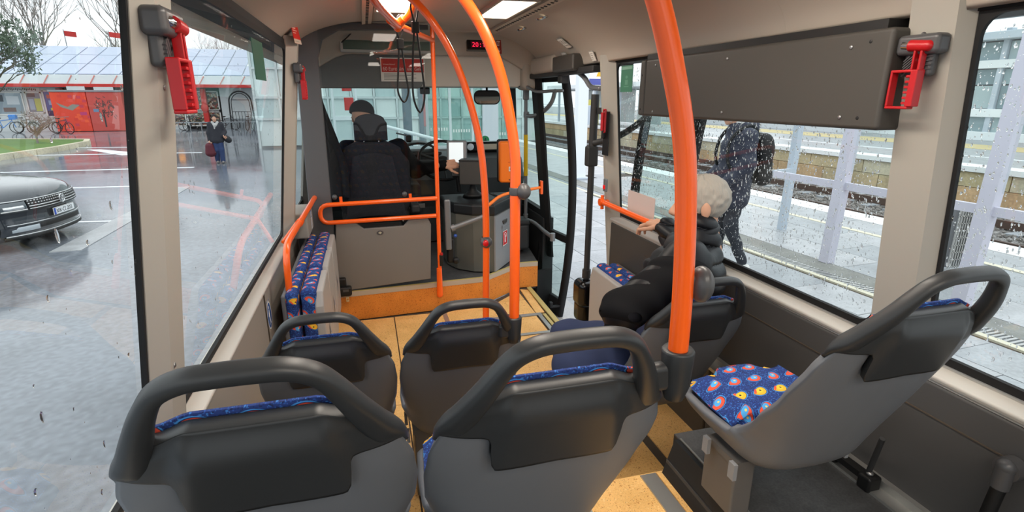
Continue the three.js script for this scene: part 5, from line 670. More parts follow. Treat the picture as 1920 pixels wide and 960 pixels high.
  obj('number_plate', rspan(0.012, 0.024, 0.435, 0.545, -0.26, 0.26, 0.004), M.white, t); obj('plate_print', face(0.515, 0.105, [0.0252, 0.49, 0], [0, Math.PI / 2, 0]), print(512, 104, (g) => { g.fillStyle = '#eceef0'; g.fillRect(0, 0, 512, 104); g.fillStyle = '#2a50b8'; g.fillRect(0, 0, 46, 104); g.strokeStyle = '#222'; g.lineWidth = 4; g.strokeRect(2, 2, 508, 100); g.fillStyle = '#15171a'; g.font = 'bold 84px sans-serif'; g.fillText('MK·CI 203', 58, 84, 440); }), t);
}

// ------------------------------------------------------------------ outside, ahead of the bus
{
  const pale = [0xdde8e6, 0xcfdedd, 0xe6eeec, 0xc2d4d4].map((c) => std(c, 0.12)), fr = std(0xcfd8d8, 0.5);
  const b = thing('glass_facade', 'pale green glazed facade with thin mullions straight ahead of the windscreen', 'building', [1.5, GY, -26]);
  for (let i = 0; i < 14; i++) { const x = -6 + i * 1.0; obj('mullion', bx(0.09, 7, 0.12, [x, 3.5, 0.05]), fr, b); for (const [y0, y1] of [[0.1, 1.2], [1.3, 2.1], [2.2, 3.3], [3.4, 6.9]]) if (i < 13) obj('pane', bx(0.88, y1 - y0, 0.03, [x + 0.5, (y0 + y1) / 2, 0]), pale[(i * 3 + Math.round(y0 * 2)) % 4], b); }
  for (const y of [1.25, 2.15, 3.35]) obj('transom', bx(13, 0.09, 0.12, [0.5, y, 0.05]), fr, b); obj('wall', span(-6, 7, 0, 7, -3, -0.2), M.wallWhite, b);
  for (const [x, w, m, l] of [[1.08, 0.22, std(0x6f7d86, 0.6), 'left one of two dark posts ahead of the windscreen'], [1.44, 0.11, std(0x7b8890, 0.6), 'slimmer right one of two dark posts ahead of the windscreen']]) { const p = thing('support_post', l, 'post', [x, GY, -14.5]); obj('post_shaft', rspan(-w / 2, w / 2, 0, 4.5, -0.08, 0.08, 0.02), m, p); obj('post_foot', rspan(-w, w, 0, 0.04, -0.16, 0.16, 0.01), m, p); }
  const r = thing('ramp_railing', 'white pipe railing of a ramp sloping down to the right ahead of the bus', 'railing', [0.5, GY, -14]); obj('top_rail', rod([-0.4, 1.57, 0], [1.75, 0.98, 0], 0.045), M.roofWhite, r); obj('low_rail', rod([-0.4, 1.2, 0], [1.75, 0.62, 0], 0.02), M.roofWhite, r); for (let i = 0; i < 5; i++) { const x = -0.1 + i * 0.42; obj('rail_post', rod([x, 0, 0], [x, 1.48 - i * 0.115, 0], 0.035), M.roofWhite, r); } obj('ramp_curb', ext([[-0.5, 0], [1.9, 0], [1.9, 0.35], [-0.5, 0.95]], 0.2).translate(0, 0, -0.3), M.roofWhite, r);
  const s = thing('info_board', 'red and white information board on posts left of the driver head', 'sign', [-0.42, GY, -14]); obj('red_board', [rspan(-0.02, 0.20, 1.85, 2.15, -0.02, 0.02, 0.01), rspan(-0.05, 0.17, 2.3, 2.75, -0.02, 0.02, 0.01)], M.bldRed, s); obj('white_board', rspan(-0.3, 0.3, 1.62, 1.72, -0.02, 0.02, 0.005), M.roofWhite, s); obj('sign_post', [rod([-0.28, 0, 0], [-0.28, 2.8, 0], 0.03), rod([0.26, 0, 0], [0.26, 2.8, 0], 0.03)], M.roofWhite, s);
  const h = thing('glass_shelter', 'glass platform shelter with white dotted strips at the right of the windscreen', 'shelter', [2.6, GY, -15]); for (let i = 0; i < 5; i++) obj('shelter_post', bx(0.07, 2.6, 0.07, [-0.95 + i * 0.62, 1.3, 0]), fr, h); for (let i = 0; i < 4; i++) { obj('pane', bx(0.55, 1.9, 0.02, [-0.64 + i * 0.62, 1.5, 0]), M.glassTint, h); for (let k = 0; k < 7; k++) obj('white_dot', bx(0.035, 0.08, 0.005, [-0.86 + i * 0.62 + k * 0.072, 1.32 - i * 0.05, 0.015]), M.white, h); } obj('shelter_roof', rspan(-1.1, 1.7, 2.6, 2.72, -1.2, 0.2, 0.03), fr, h); obj('shelter_wall', rspan(0.55, 1.0, 0.0, 2.6, 0.05, 0.15, 0.02), std(0xcfd0d6, 0.5), h);
  const w = thing('red_pole_sign', 'slim red sign standing behind the glass ahead of the bus', 'sign', [2.0, GY, -19]); obj('sign_blade', rspan(-0.07, 0.07, 1.2, 2.3, -0.02, 0.02, 0.01), std(0xc78a8a, 0.6), w); obj('sign_foot', rod([0, 0, 0], [0, 1.2, 0], 0.03), M.wallGrey, w);
}

// ------------------------------------------------------------------ outside, right: platform, track, opposite platform
const inR = (o, xr, y, s, turn = 0) => { o.position.set(...RW(xr, y, s)); o.rotation.y = PHI + turn; return o; };
const sR = (x0, x1, y0, y1, s0, s1) => span(x0, x1, y0, y1, -s0, -s1).applyMatrix4(new THREE.Matrix4().makeRotationY(PHI)); // a block in platform coordinates
const bR = (a, b, w, h) => bar(RW(...a), RW(...b), w, h);
{
  const p = room('platform');
  obj('platform_body', ext([[1.66, -12], [1.66, 9.5], [0.9, 14], [0.2, 40], [-3, 100], [3.0, 100], [8.6 * Math.cos(PHI) - 30 * Math.sin(PHI), 30 + 8.6 * Math.sin(PHI)], [8.6 * Math.cos(PHI) + 12 * Math.sin(PHI), -12 + 8.6 * Math.sin(PHI)]], 0.8).rotateX(-Math.PI / 2).translate(0, PY - 0.815, 0), M.joint, p);
  const r = rng(41), tone = [0xffffff, 0xf2f4f5, 0xe6eaec].map((c) => { const m = M.pave.clone(); m.color.set(c); m.userData.metric = true; return m; });
  const slab = (x0, x1, s0, s1, m = tone[Math.floor(r() * 3)], y = 0) => obj('paving_slab', sR(x0 + 0.004, x1 - 0.004, PY - 0.03, PY - r() * 0.002 + y, s0 + 0.004, s1 - 0.004), m, p);
  for (let x = 2.4, row = 0; x < 5.0; x += 0.52, row++) for (let s = 1.0; s < 9.8; s += 0.78) slab(x, Math.min(x + 0.52, 5.06), s + (row % 2) * 0.39, s + 0.78 + (row % 2) * 0.39);
  for (let s = 0.4; s < 11; s += 0.42) slab(2.08, 2.4, s, s + 0.42);
  obj('paving', [sR(2.08, 5.06, PY - 0.03, PY, 10.2, 70), sR(2.08, 5.06, PY - 0.03, PY, -10, 0.4)], M.pave, p);
  const tac = room('tactile_strip'); obj('kerb_plate', sR(1.9, 2.08, PY - 0.03, PY + 0.002, -8, 12), M.tread, tac);
  obj('verge', sR(5.30, 5.62, PY - 0.03, PY - 0.004, -10, 40), withMetric(std(0xc9c8be, 0.8, { map: texPave })), p);
  const d = room('drain_channel'); obj('yellow_edging', sR(5.06, 5.13, PY - 0.03, PY + 0.003, -8, 30), M.paleLine, d); obj('channel_bed', sR(5.13, 5.30, PY - 0.03, PY - 0.012, -8, 30), M.wallGrey, d); for (let i = 0; i < 110; i++) obj('grate_bar', sR(5.135, 5.295, PY - 0.012, PY + 0.002, 1.5 + i * 0.045, 1.5 + i * 0.045 + 0.024), M.alu, d);
  for (let x = 5.62, k = 0; x < 8.1; x += 0.62, k++) for (let s = 2; s < 12; s += 1.25) slab(x, x + 0.62, s + (k % 2) * 0.6, s + 1.25 + (k % 2) * 0.6);
  obj('paving', [sR(5.62, 8.1, PY - 0.03, PY, 12.6, 70), sR(5.62, 8.1, PY - 0.03, PY, -10, 2)], M.pave, p);
  obj('guide_line', sR(7.36, 7.46, PY, PY + 0.006, -8, 60), M.paleLine, p); obj('edge_line', sR(8.12, 8.62, PY - 0.25, PY + 0.006, -10, 70), M.edgeWhite, p);
}
{
  const tr = room('track_bed'); obj('ballast', sR(8.62, 15.8, -1.6, -1.06, -15, 90), M.ballast, tr);
  const stones = new THREE.InstancedMesh(new THREE.DodecahedronGeometry(0.035, 0), std(0x7c7a77, 0.9), 9000), r = rng(61), m = new THREE.Matrix4(); stones.name = 'ballast_stones'; stones.userData.kind = 'stuff';
  for (let i = 0; i < 9000; i++) { const c = 0.5 + r() * 0.8; m.compose(V(...RW(8.7 + r() * 7, -1.055 + r() * 0.02, 3 + r() * 18)), new THREE.Quaternion().setFromEuler(new THREE.Euler(r() * 6, r() * 6, r() * 6)), V(0.6 + r(), 0.6 + r() * 0.6, 0.6 + r())); stones.setMatrixAt(i, m); stones.setColorAt(i, new THREE.Color(c, c * 0.97, c * 0.94)); } tr.add(stones);
  for (const x of [9.75, 11.2, 13.2, 14.65]) obj('rail', sR(x - 0.035, x + 0.035, -1.03, -0.86, -15, 90), M.rail, tr);
  for (const x of [10.5, 13.95]) for (let s = 2; s < 40; s += 0.65) obj('sleeper', sR(x - 1.25, x + 1.25, -1.1, -1.02, s, s + 0.24), M.wallGrey, tr);
  const o = room('opposite_platform'); obj('platform_body', sR(15.98, 40, -1.6, -0.2, -15, 90), M.concrete, o); obj('platform_paving', sR(16.4, 40, -0.2, -0.13, -15, 90), M.pave, o); obj('platform_edge', sR(15.72, 16.42, -0.25, -0.115, -15, 90), M.edgeWhite, o);
  const rr = rng(5), tones = [0xffffff, 0xf3ead8, 0xe9e2cf, 0xf6dcc4].map((c) => { const k = M.concrete.clone(); k.color.set(c); k.userData.metric = true; return k; });
  for (let s = -2; s < 42; s += 2.0) { obj('concrete_block', sR(15.80, 15.98, -1.2, -0.66, s + 0.012, s + 1.988), tones[Math.floor(rr() * 4)], o); obj('concrete_block', sR(15.82, 15.98, -0.645, -0.27, s + 0.6, s + 2.576), tones[Math.floor(rr() * 4)], o); }
  obj('yellow_paving', sR(21.5, 23.5, -0.13, -0.12, -12, 60), std(0xc9b98a, 0.7), o); obj('white_marking', sR(18.6, 18.75, -0.13, -0.122, -10, 60), M.line, o);
}
{ // wind shelter of glass, posts and rails on the near platform
  const t = thing('wind_shelter', 'glass wind screen with lilac posts and a white rail on the platform', 'shelter', RW(5.62, PY, 4.72)); t.rotation.y = PHI; const P = (x, y, s) => [x - 5.62, y - PY, -(s - 4.72)];
  for (const s of [4.72, 3.2, 1.7]) obj('shelter_post', [bar(P(5.62, PY, s), P(5.72, 2.6, s), 0.11, 0.13)], M.lilac, t);
  for (const [x, s] of [[6.4, 6.23]]) obj('shelter_post', bar(P(x, PY, s), P(x + 0.08, 2.6, s), 0.09, 0.1), M.paleBlue, t);
  for (const y of [0.61]) { obj('rail', bar(P(5.65, y, 5.75), P(5.65, y, 0.2), 0.05, 0.085), M.lilac, t); } obj('rail', bar(P(6.42, 0.56, 6.23), P(5.68, 0.62, 5.8), 0.05, 0.07), M.paleBlue, t);
  obj('roof_beam', bar(P(5.75, 2.5, 6.3), P(5.75, 2.5, 0.2), 0.1, 0.12), M.lilac, t);
  for (const [a, b] of [[4.66, 3.26], [3.14, 1.76]]) obj('pane', place(face(a - b, 1.6, [0, 0, 0]), [0.06, 1.9, -((a + b) / 2 - 4.72)], [0, Math.PI / 2, 0]), M.glass, t);
  const bt = thing('litter_bin', 'wire mesh litter bin on the platform at the right frame edge', 'bin', RW(6.6, PY, 4.0)); t.rotation.y = PHI; for (let i = 0; i < 12; i++) obj('bin_bar', bx(0.012, 0.7, 0.012, [-0.2 + i * 0.036, 0.45, 0.16]), M.alu, bt); for (let i = 0; i < 9; i++) obj('bin_bar', bx(0.42, 0.01, 0.012, [0, 0.12 + i * 0.082, 0.16]), M.alu, bt); obj('bin_can', rspan(-0.2, 0.2, 0.1, 0.78, -0.18, 0.14, 0.03), M.steelGrey, bt);
}
{ // white post by the entrance, things on the opposite platform
  const p = thing('canopy_post', 'thick whitish post on the platform seen through the open door', 'post', RW(5.74, PY, 12.05)); obj('post_shaft', rspan(-0.13, 0.13, 0, 4.6, -0.13, 0.13, 0.03), M.roofWhite, p); obj('post_foot', rspan(-0.2, 0.2, 0, 0.05, -0.2, 0.2, 0.01), M.paleBlue, p); obj('notice_case', rspan(0.13, 0.42, 1.3, 1.75, 0.0, 0.06, 0.01), M.paleBlue, p);
  const c = thing('opposite_shelter', 'white shelter with a flat canopy on the opposite platform', 'shelter', RW(17.4, -0.13, 32)); c.rotation.y = PHI;
  obj('canopy', rspan(-1.3, 2.2, 2.3, 2.6, -8, 5, 0.04), M.roofWhite, c); obj('canopy_edge', rspan(-1.35, 2.25, 2.2, 2.32, -8.05, 5.05, 0.02), M.wallGrey, c); for (const z of [-6, -3, 0, 3]) { obj('canopy_post', rspan(-1.2, -1.05, 0, 2.3, z - 0.07, z + 0.07, 0.02), M.paleBlue, c); obj('back_pane', rspan(0.9, 0.95, 0.2, 2.2, z - 1.3, z + 1.3, 0.01), std(0xd3dedf, 0.15), c); }
  const y = thing('ticket_machine', 'yellow ticket machine under the canopy of the opposite platform', 'machine', RW(16.6, -0.13, 33)); obj('machine_body', rspan(-0.3, 0.3, 0, 1.6, -0.25, 0.25, 0.03), std(0xd8cf62, 0.5), y); obj('machine_screen', rspan(-0.2, 0.2, 1.0, 1.35, 0.24, 0.26, 0.01), M.cabDark, y);
  const g = thing('station_sign', 'blue violet platform sign with a yellow triangle under the canopy beam', 'sign', RW(15.9, 2.35, 31)); g.rotation.y = PHI; obj('sign_board', rspan(-0.9, 0.6, 0, 0.36, -0.03, 0.03, 0.01), std(0x5a62b0, 0.5), g); obj('yellow_triangle', ext([[-0.22, 0.48], [0.22, 0.48], [0, 0.95]], 0.03, 0.01), std(0xe8b422, 0.5), g); obj('sign_post', rod([-0.3, -2.4, -0.05], [-0.3, 0.2, -0.05], 0.04), M.paleBlue, g);
  const b = thing('station_building', 'glazed station building with white floor bands across the tracks', 'building', RW(26, -0.13, 14)); b.rotation.y = PHI;
  const gl = [0x8fa3a8, 0xa9babd, 0x7c9096].map((q) => std(q, 0.1)); let n = 0; for (let z = -12; z < 14; z += 1.5) { obj('column', rspan(-0.05, 0.25, 0, 4.4, z - 0.1, z + 0.1, 0.02), M.paleBlue, b); for (const [y0, y1] of [[0.35, 0.95], [1.3, 2.2], [2.25, 2.85], [3.2, 3.9]]) obj('pane', span(0.1, 0.16, y0, y1, z + 0.12, z + 1.38), gl[(n++ * 7) % 3], b); }
  for (const [y0, y1] of [[0, 0.35], [0.95, 1.28], [2.88, 3.2]]) obj('floor_band', rspan(-0.12, 0.2, y0, y1, -12.4, 14, 0.02), M.roofWhite, b); obj('roof_slab', rspan(-0.6, 6, 3.95, 4.25, -12.6, 14.2, 0.03), M.paleBlue, b); obj('roof_edge', rspan(-0.7, -0.5, 4.7, 5.1, -12.6, 14.2, 0.03), std(0x6b7278, 0.6), b); obj('upper_wall', rspan(0.3, 6, 0, 4.0, -12.4, 14, 0.02), M.wallGrey, b);
  const f = thing('platform_fence', 'long low pale wall along the rear of the opposite platform', 'wall', RW(24.5, -0.13, 40)); f.rotation.y = PHI; obj('fence_wall', rspan(-0.1, 0.1, 0, 0.75, -45, 20, 0.02), std(0xc9ced2, 0.7), f); obj('fence_rail', rspan(-0.03, 0.03, 0.95, 1.0, -45, 20, 0.01), M.paleBlue, f);
}

// ------------------------------------------------------------------ people
function march(f, lo, hi, n) { // the surface f = 0 (negative inside) of a field in a box
  const mc = new MarchingCubes(n, M.skin, false, false, 400000); mc.isolation = 0; const h = n / 2, F = mc.field, sx = (hi[0] - lo[0]) / 2, sy = (hi[1] - lo[1]) / 2, sz = (hi[2] - lo[2]) / 2, cx = lo[0] + sx, cy = lo[1] + sy, cz = lo[2] + sz;
  for (let k = 0, o = 0; k < n; k++) for (let j = 0; j < n; j++) for (let i = 0; i < n; i++, o++) F[o] = -f(cx + sx * (i - h) / h, cy + sy * (j - h) / h, cz + sz * (k - h) / h);
  mc.update(); const c = mc.count, p = new Float32Array(c * 3), q = new Float32Array(c * 3), e = 0.002;
  for (let i = 0; i < c; i++) {
    const x = cx + sx * mc.positionArray[i * 3], y = cy + sy * mc.positionArray[i * 3 + 1], z = cz + sz * mc.positionArray[i * 3 + 2], a = f(x + e, y, z) - f(x - e, y, z), b = f(x, y + e, z) - f(x, y - e, z), d = f(x, y, z + e) - f(x, y, z - e), l = Math.hypot(a, b, d) || 1;
    p[i * 3] = x; p[i * 3 + 1] = y; p[i * 3 + 2] = z; q[i * 3] = a / l; q[i * 3 + 1] = b / l; q[i * 3 + 2] = d / l;
  }
  const g = new THREE.BufferGeometry(); g.setAttribute('position', new THREE.BufferAttribute(p, 3)); g.setAttribute('normal', new THREE.BufferAttribute(q, 3)); g.setAttribute('uv', new THREE.BufferAttribute(new Float32Array(c * 2), 2));
  // faces must turn the way their normals do
  const A = V(0, 0, 0), B = V(0, 0, 0), C = V(0, 0, 0); for (let i = 0; i < c; i += 3) { A.fromArray(p, i * 3); B.fromArray(p, i * 3 + 3); C.fromArray(p, i * 3 + 6); B.sub(A); C.sub(A); B.cross(C); if (B.x * q[i * 3] + B.y * q[i * 3 + 1] + B.z * q[i * 3 + 2] < 0) for (const u of [p, q]) for (let k = 0; k < 3; k++) { const s = u[i * 3 + 3 + k]; u[i * 3 + 3 + k] = u[i * 3 + 6 + k]; u[i * 3 + 6 + k] = s; } }
  return g;
}
const smin = (a, b, k) => { const h = Math.max(k - Math.abs(a - b), 0) / k; return Math.min(a, b) - h * h * k * 0.25; };
function capsule(a, b, r0, r1 = r0) { const dx = b[0] - a[0], dy = b[1] - a[1], dz = b[2] - a[2], l = dx * dx + dy * dy + dz * dz || 1e-9; return (x, y, z) => { const t = Math.min(1, Math.max(0, ((x - a[0]) * dx + (y - a[1]) * dy + (z - a[2]) * dz) / l)); return Math.hypot(x - a[0] - dx * t, y - a[1] - dy * t, z - a[2] - dz * t) - (r0 + (r1 - r0) * t); }; }
function ball(c, r) { return (x, y, z) => { const a = (x - c[0]) / r[0], b = (y - c[1]) / r[1], d = (z - c[2]) / r[2], k = Math.hypot(a, b, d); return (k - 1) * Math.min(r[0], r[1], r[2]); }; }
function blob(parts, n, k = 0.03, pad = 0.03, ripple) { // bones [a, b, ra, rb] or fields, softly joined
  const lo = [1e9, 1e9, 1e9], hi = [-1e9, -1e9, -1e9], fs = parts.map((q) => { if (typeof q === 'function') return q; const [a, b, r0, r1 = r0] = q; for (const [c, r] of [[a, r0], [b, r1]]) for (let i = 0; i < 3; i++) { lo[i] = Math.min(lo[i], c[i] - r - pad); hi[i] = Math.max(hi[i], c[i] + r + pad); } return capsule(a, b, r0, r1); });
  return march((x, y, z) => { let d = 1e3; for (const f of fs) { const e = f(x, y, z); if (e < d + k) d = d > 100 ? e : smin(d, e, k); } return ripple ? d + ripple(x, y, z) : d; }, lo, hi, n);
}
function basis(f, u = [0, 1, 0]) { const z = V(...f).normalize(), x = V(...u).cross(z).normalize(), y = z.clone().cross(x); return new THREE.Matrix4().makeBasis(x, y, z); }
function headParts(c, f, o = {}) { // face looks along f; returns geometries in place
  const m = basis(f, o.up).setPosition(V(...c)), s = o.scale || 1; m.multiply(new THREE.Matrix4().makeScale(s, s, s));
  const F = [ball([0, 0.03, -0.015], [0.076, 0.095, 0.097]), ball([0, -0.045, 0.028], [0.058, 0.075, 0.064]), capsule([0, -0.098, 0.058], [0, -0.1, 0.064], 0.022), capsule([0, 0.014, 0.092], [0, -0.026, 0.114], 0.009, 0.0145), capsule([-0.013, -0.031, 0.1], [0.013, -0.031, 0.1], 0.009), capsule([-0.034, 0.024, 0.078], [0.034, 0.024, 0.078], 0.013), capsule([-0.04, -0.02, 0.058], [-0.036, -0.03, 0.062], 0.026), capsule([0.04, -0.02, 0.058], [0.036, -0.03, 0.062], 0.026), capsule([-0.019, -0.06, 0.083], [0.019, -0.06, 0.083], 0.009), capsule([-0.015, -0.07, 0.083], [0.015, -0.07, 0.083], 0.009), capsule([0, -0.06, -0.02], [0, -0.21, -0.045], 0.054, 0.062)];
  const ears = [ball([-0.079, -0.008, -0.008], [0.011, 0.033, 0.02]), ball([0.079, -0.008, -0.008], [0.011, 0.033, 0.02])], eyes = [ball([-0.032, 0.001, 0.096], [0.017, 0.011, 0.016]), ball([0.032, 0.001, 0.096], [0.017, 0.011, 0.016])], mouth = capsule([-0.02, -0.0655, 0.096], [0.02, -0.0655, 0.096], 0.0025);
  const skin = march((x, y, z) => { let d = 1e3; for (const q of F) { const e = q(x, y, z); d = d > 100 ? e : smin(d, e, 0.022); } for (const q of ears) d = smin(d, q(x, y, z), 0.008); for (const q of eyes) d = -smin(-d, q(x, y, z), 0.012); return Math.max(d, -mouth(x, y, z)); }, [-0.12, -0.22, -0.14], [0.12, 0.15, 0.15], 92);
  const nz = noise2(o.seed || 3), shell = ball([0, 0.034, -0.02], o.hair || [0.086, 0.102, 0.106]), cut = ball([0, -0.052, 0.105], [0.092, 0.122, 0.105]), low = o.low ?? -0.075;
  const hair = o.bald ? null : march((x, y, z) => { const a = Math.atan2(x, z) * 6; let d = shell(x, y, z) + 0.006 * (nz(a + 40, y * 50 + 40, 64) - 0.5) + 0.003 * (nz(a * 4 + 90, y * 30 + z * 40 + 90, 256) - 0.5); d = Math.max(d, -cut(x, y, z)); if (o.long) d = smin(d, Math.max(ball([0, -0.06, -0.055], [0.09, 0.15, 0.06])(x, y, z), -0.0 - z * 0 - 0.5), 0.03); else d = Math.max(d, low - y); return d; }, [-0.13, -0.22, -0.16], [0.13, 0.17, 0.14], 88);
  const eye = [-0.031, 0.031].map((x) => sph(0.0125, [x, 0.001, 0.082], [1, 0.9, 1], 16)), iris = [-0.031, 0.031].map((x) => sph(0.006, [x, 0.001, 0.0905], [1, 1, 0.6], 12)), brow = [-1, 1].map((k) => wire([[k * 0.016, 0.021, 0.093], [k * 0.032, 0.026, 0.089], [k * 0.05, 0.02, 0.076]], 0.004, 10, 6)), lip = [wire([[-0.021, -0.0655, 0.087], [0, -0.063, 0.094], [0.021, -0.0655, 0.087]], 0.0045, 12, 6)];
  for (const g of [skin, hair, ...eye, ...iris, ...brow, ...lip]) g?.applyMatrix4(m);
  return { skin, hair, eye, iris, brow, lip };
}
function handGeo(w, d, palm, curl, o = {}) { // wrist, direction of the fingers, direction the palm faces; curl per finger in radians
  const z = V(...d).normalize(), n = V(...palm), y = n.clone().addScaledVector(z, -n.dot(z)).normalize().negate(), x = y.clone().cross(z), k = o.mirror ? -1 : 1, m = new THREE.Matrix4().makeBasis(x.multiplyScalar(k), y, z).setPosition(V(...w));
  const B = [[[-0.024, 0, 0.0], [-0.03, 0, 0.075], 0.016, 0.0145], [[0.0, 0.002, 0.0], [0.0, 0.002, 0.08], 0.017, 0.015], [[0.024, 0, 0.0], [0.03, 0, 0.07], 0.016, 0.0135], [[0, 0, -0.06], [0, 0, 0.01], 0.025, 0.024]], L = [[0.045, 0.028, 0.022], [0.05, 0.032, 0.024], [0.046, 0.03, 0.023], [0.035, 0.022, 0.019]];
  for (let i = 0; i < 4; i++) { let p = [-0.031 + i * 0.0208, 0.001, 0.078 - Math.abs(i - 1) * 0.004], a = 0; const sp = (i - 1.5) * 0.05; for (let j = 0; j < 3; j++) { a += curl[i] * [0.8, 1, 0.75][j]; const l = L[i][j], q = [p[0] + Math.sin(sp) * l, p[1] - Math.sin(a) * l, p[2] + Math.cos(a) * l]; B.push([p, q, 0.0092 - j * 0.0008, 0.0088 - j * 0.0012]); p = q; } }
  const tc = o.thumb ?? 0.4; let p = [-0.026, -0.006, 0.018]; for (const [ax, l, r] of [[0.95, 0.042, 0.0125], [0.65, 0.032, 0.0105], [0.5, 0.026, 0.0092]]) { const q = [p[0] - Math.sin(ax) * l * 0.9, p[1] - Math.sin(tc) * l * 0.6, p[2] + Math.cos(ax) * l]; B.push([p, q, r, r * 0.9]); p = q; }
  const g = blob(B, 84, 0.008, 0.01); g.applyMatrix4(m); if (k < 0) for (let i = 0, a = g.attributes; i < a.position.count; i += 3) for (const u of [a.position.array, a.normal.array]) for (let c = 0; c < 3; c++) { const s = u[i * 3 + 3 + c]; u[i * 3 + 3 + c] = u[i * 3 + 6 + c]; u[i * 3 + 6 + c] = s; } return g;
}
const skinA = std(0xc99a80, 0.55, { specularIntensity: 0.4 }), hairGrey = std(0xa39c92, 0.85), hairDark = std(0x1c1715, 0.7), eyeW = std(0xe6e0da, 0.3), eyeI = std(0x3a2c22, 0.2), lipM = std(0xb06a60, 0.5), jeans = std(0x2a3556, 0.9), coat = std(0x0d0d10, 0.8, { specularIntensity: 0.35 }), coatShiny = std(0x0f1015, 0.45, { specularIntensity: 0.6 }), navy = std(0x2c3040, 0.7), shoe = std(0x222226, 0.5);
function faceOn(t, h, hair) { if (h.hair) obj('hair', h.hair, hair, t); obj('eye', h.eye[0], eyeW, t); obj('eye', h.eye[1], eyeW, t); obj('iris', h.iris, eyeI, t); obj('eyebrow', h.brow, hair, t); obj('mouth', h.lip, lipM, t); }
const shoeGeo = (p, f) => { const q = [p[0] + f[0] * 0.15, p[1], p[2] + f[2] * 0.15], r = [p[0] - f[0] * 0.06, p[1], p[2] - f[2] * 0.06]; return blob([[r, p, 0.036, 0.042], [p, q, 0.042, 0.034], [[p[0], p[1] + 0.05, p[2]], p, 0.045, 0.042]], 40, 0.03); };
{ // man in the second row, turned towards the aisle, one hand on the rail
  const t = thing('person', 'seated grey-haired man in a dark quilted jacket, one hand on the orange rail', 'person', [0, 0, 0]);
  const f = [-0.8, 0, -0.6], R = [0.6, 0, -0.8], hip = [1.20, 0.54, -1.84], chest = [1.255, 0.88, -1.855], neck = [1.30, 1.035, -1.875];
  const at = (c, r, u, w) => [c[0] + R[0] * r + f[0] * w, c[1] + u, c[2] + R[2] * r + f[2] * w];
  const sl = at(chest, -0.185, 0.115, 0.0), sr = at(chest, 0.165, 0.10, 0.0), el = [0.88, 0.835, -1.68], wl = [0.98, 0.68, -1.90], er = [1.40, 0.90, -2.12], wr = [1.395, 0.99, -2.27];
  const hl = [1.12, 0.52, -1.80], kl = [0.75, 0.535, -1.85], al = [0.80, 0.10, -1.88], hr = [1.18, 0.53, -1.98], kr = [0.84, 0.53, -2.14], ar = [0.86, 0.10, -2.15];
  const h = headParts([1.318, 1.172, -1.905], [-0.93, -0.03, -0.36], { hair: [0.084, 0.101, 0.105], seed: 12, low: -0.062, scale: 0.97 });
  const body = blob([[hip, chest, 0.12, 0.13], [chest, neck, 0.1, 0.06], [chest, sl, 0.09, 0.055], [chest, sr, 0.09, 0.055], [sl, el, 0.05, 0.04], [el, wl, 0.04, 0.03], [sr, er, 0.05, 0.04], [er, wr, 0.04, 0.027], [hl, kl, 0.08, 0.055], [kl, al, 0.05, 0.035], [hr, kr, 0.08, 0.055], [kr, ar, 0.05, 0.035]], 90, 0.05);
  obj('body', [body, h.skin, handGeo([1.395, 0.998, -2.285], [-0.42, -0.02, -0.9], [0.15, -1, 0.1], [0.5, 0.55, 0.6, 0.65], { thumb: 0.2, mirror: true }), handGeo([0.985, 0.665, -1.92], [0.3, -0.2, -0.9], [0, -1, 0.2], [0.35, 0.35, 0.4, 0.4], {})], skinA, t);
  faceOn(t, h, hairGrey);
  const puff = (x, y, z) => { const w = smooth(1.10, 1.2, x - (z + 1.85) * 0.5) * smooth(0.55, 0.6, y); return w * (0.008 - 0.018 * Math.sqrt(Math.abs(Math.sin((y + (x - 1.2) * 0.25) * Math.PI / 0.062)))); };
  obj('jacket', blob([[at(hip, -0.1, -0.02, 0), at(chest, -0.09, 0, 0), 0.115, 0.13], [at(hip, 0.1, -0.02, 0), at(chest, 0.09, 0, 0), 0.115, 0.135], [at(chest, 0, 0, 0.03), at(neck, 0, -0.02, 0), 0.15, 0.075], [at(neck, 0, -0.03, -0.005), at(neck, 0, 0.045, 0.005), 0.078, 0.074], [chest, at(sl, 0.02, 0, 0), 0.13, 0.08], [chest, at(sr, -0.02, 0, 0), 0.13, 0.085], [sl, el, 0.083, 0.07], [el, wl, 0.07, 0.052], [sr, er, 0.085, 0.066], [er, at(wr, 0, -0.008, 0), 0.064, 0.047]], 130, 0.05, 0.04, puff), coatShiny, t);
  obj('sleeve', blob([[[sl[0] - 0.005, sl[1] - 0.01, sl[2] + 0.005], el, 0.089, 0.076], [el, wl, 0.076, 0.056]], 70, 0.04, 0.02, (x, y, z) => 0.007 * Math.sin((y * 2.2 + x - z) * 30 + 3 * Math.sin(y * 17)) * Math.sin((x - z + y) * 13)), coat, t);
  obj('trousers', blob([[at(hip, -0.07, 0, 0), at(hip, 0.07, 0, 0), 0.125, 0.125], [hl, kl, 0.097, 0.074], [kl, al, 0.07, 0.055], [hr, kr, 0.097, 0.074], [kr, ar, 0.07, 0.055]], 100, 0.04, 0.04, (x, y, z) => 0.003 * Math.sin((x * 2 + y) * 30) * Math.sin(z * 24)), jeans, t);
  for (const p of [al, ar]) obj('shoe', shoeGeo([p[0], 0.045, p[2]], [-1, 0, 0]), shoe, t);
  obj('jacket_collar', new THREE.TorusGeometry(0.07, 0.016, 10, 40).rotateX(Math.PI / 2).applyMatrix4(new THREE.Matrix4().makeRotationFromEuler(new THREE.Euler(0.1, 0, 0.12)).setPosition(V(neck[0], neck[1] + 0.05, neck[2]))), coatShiny, t);
}
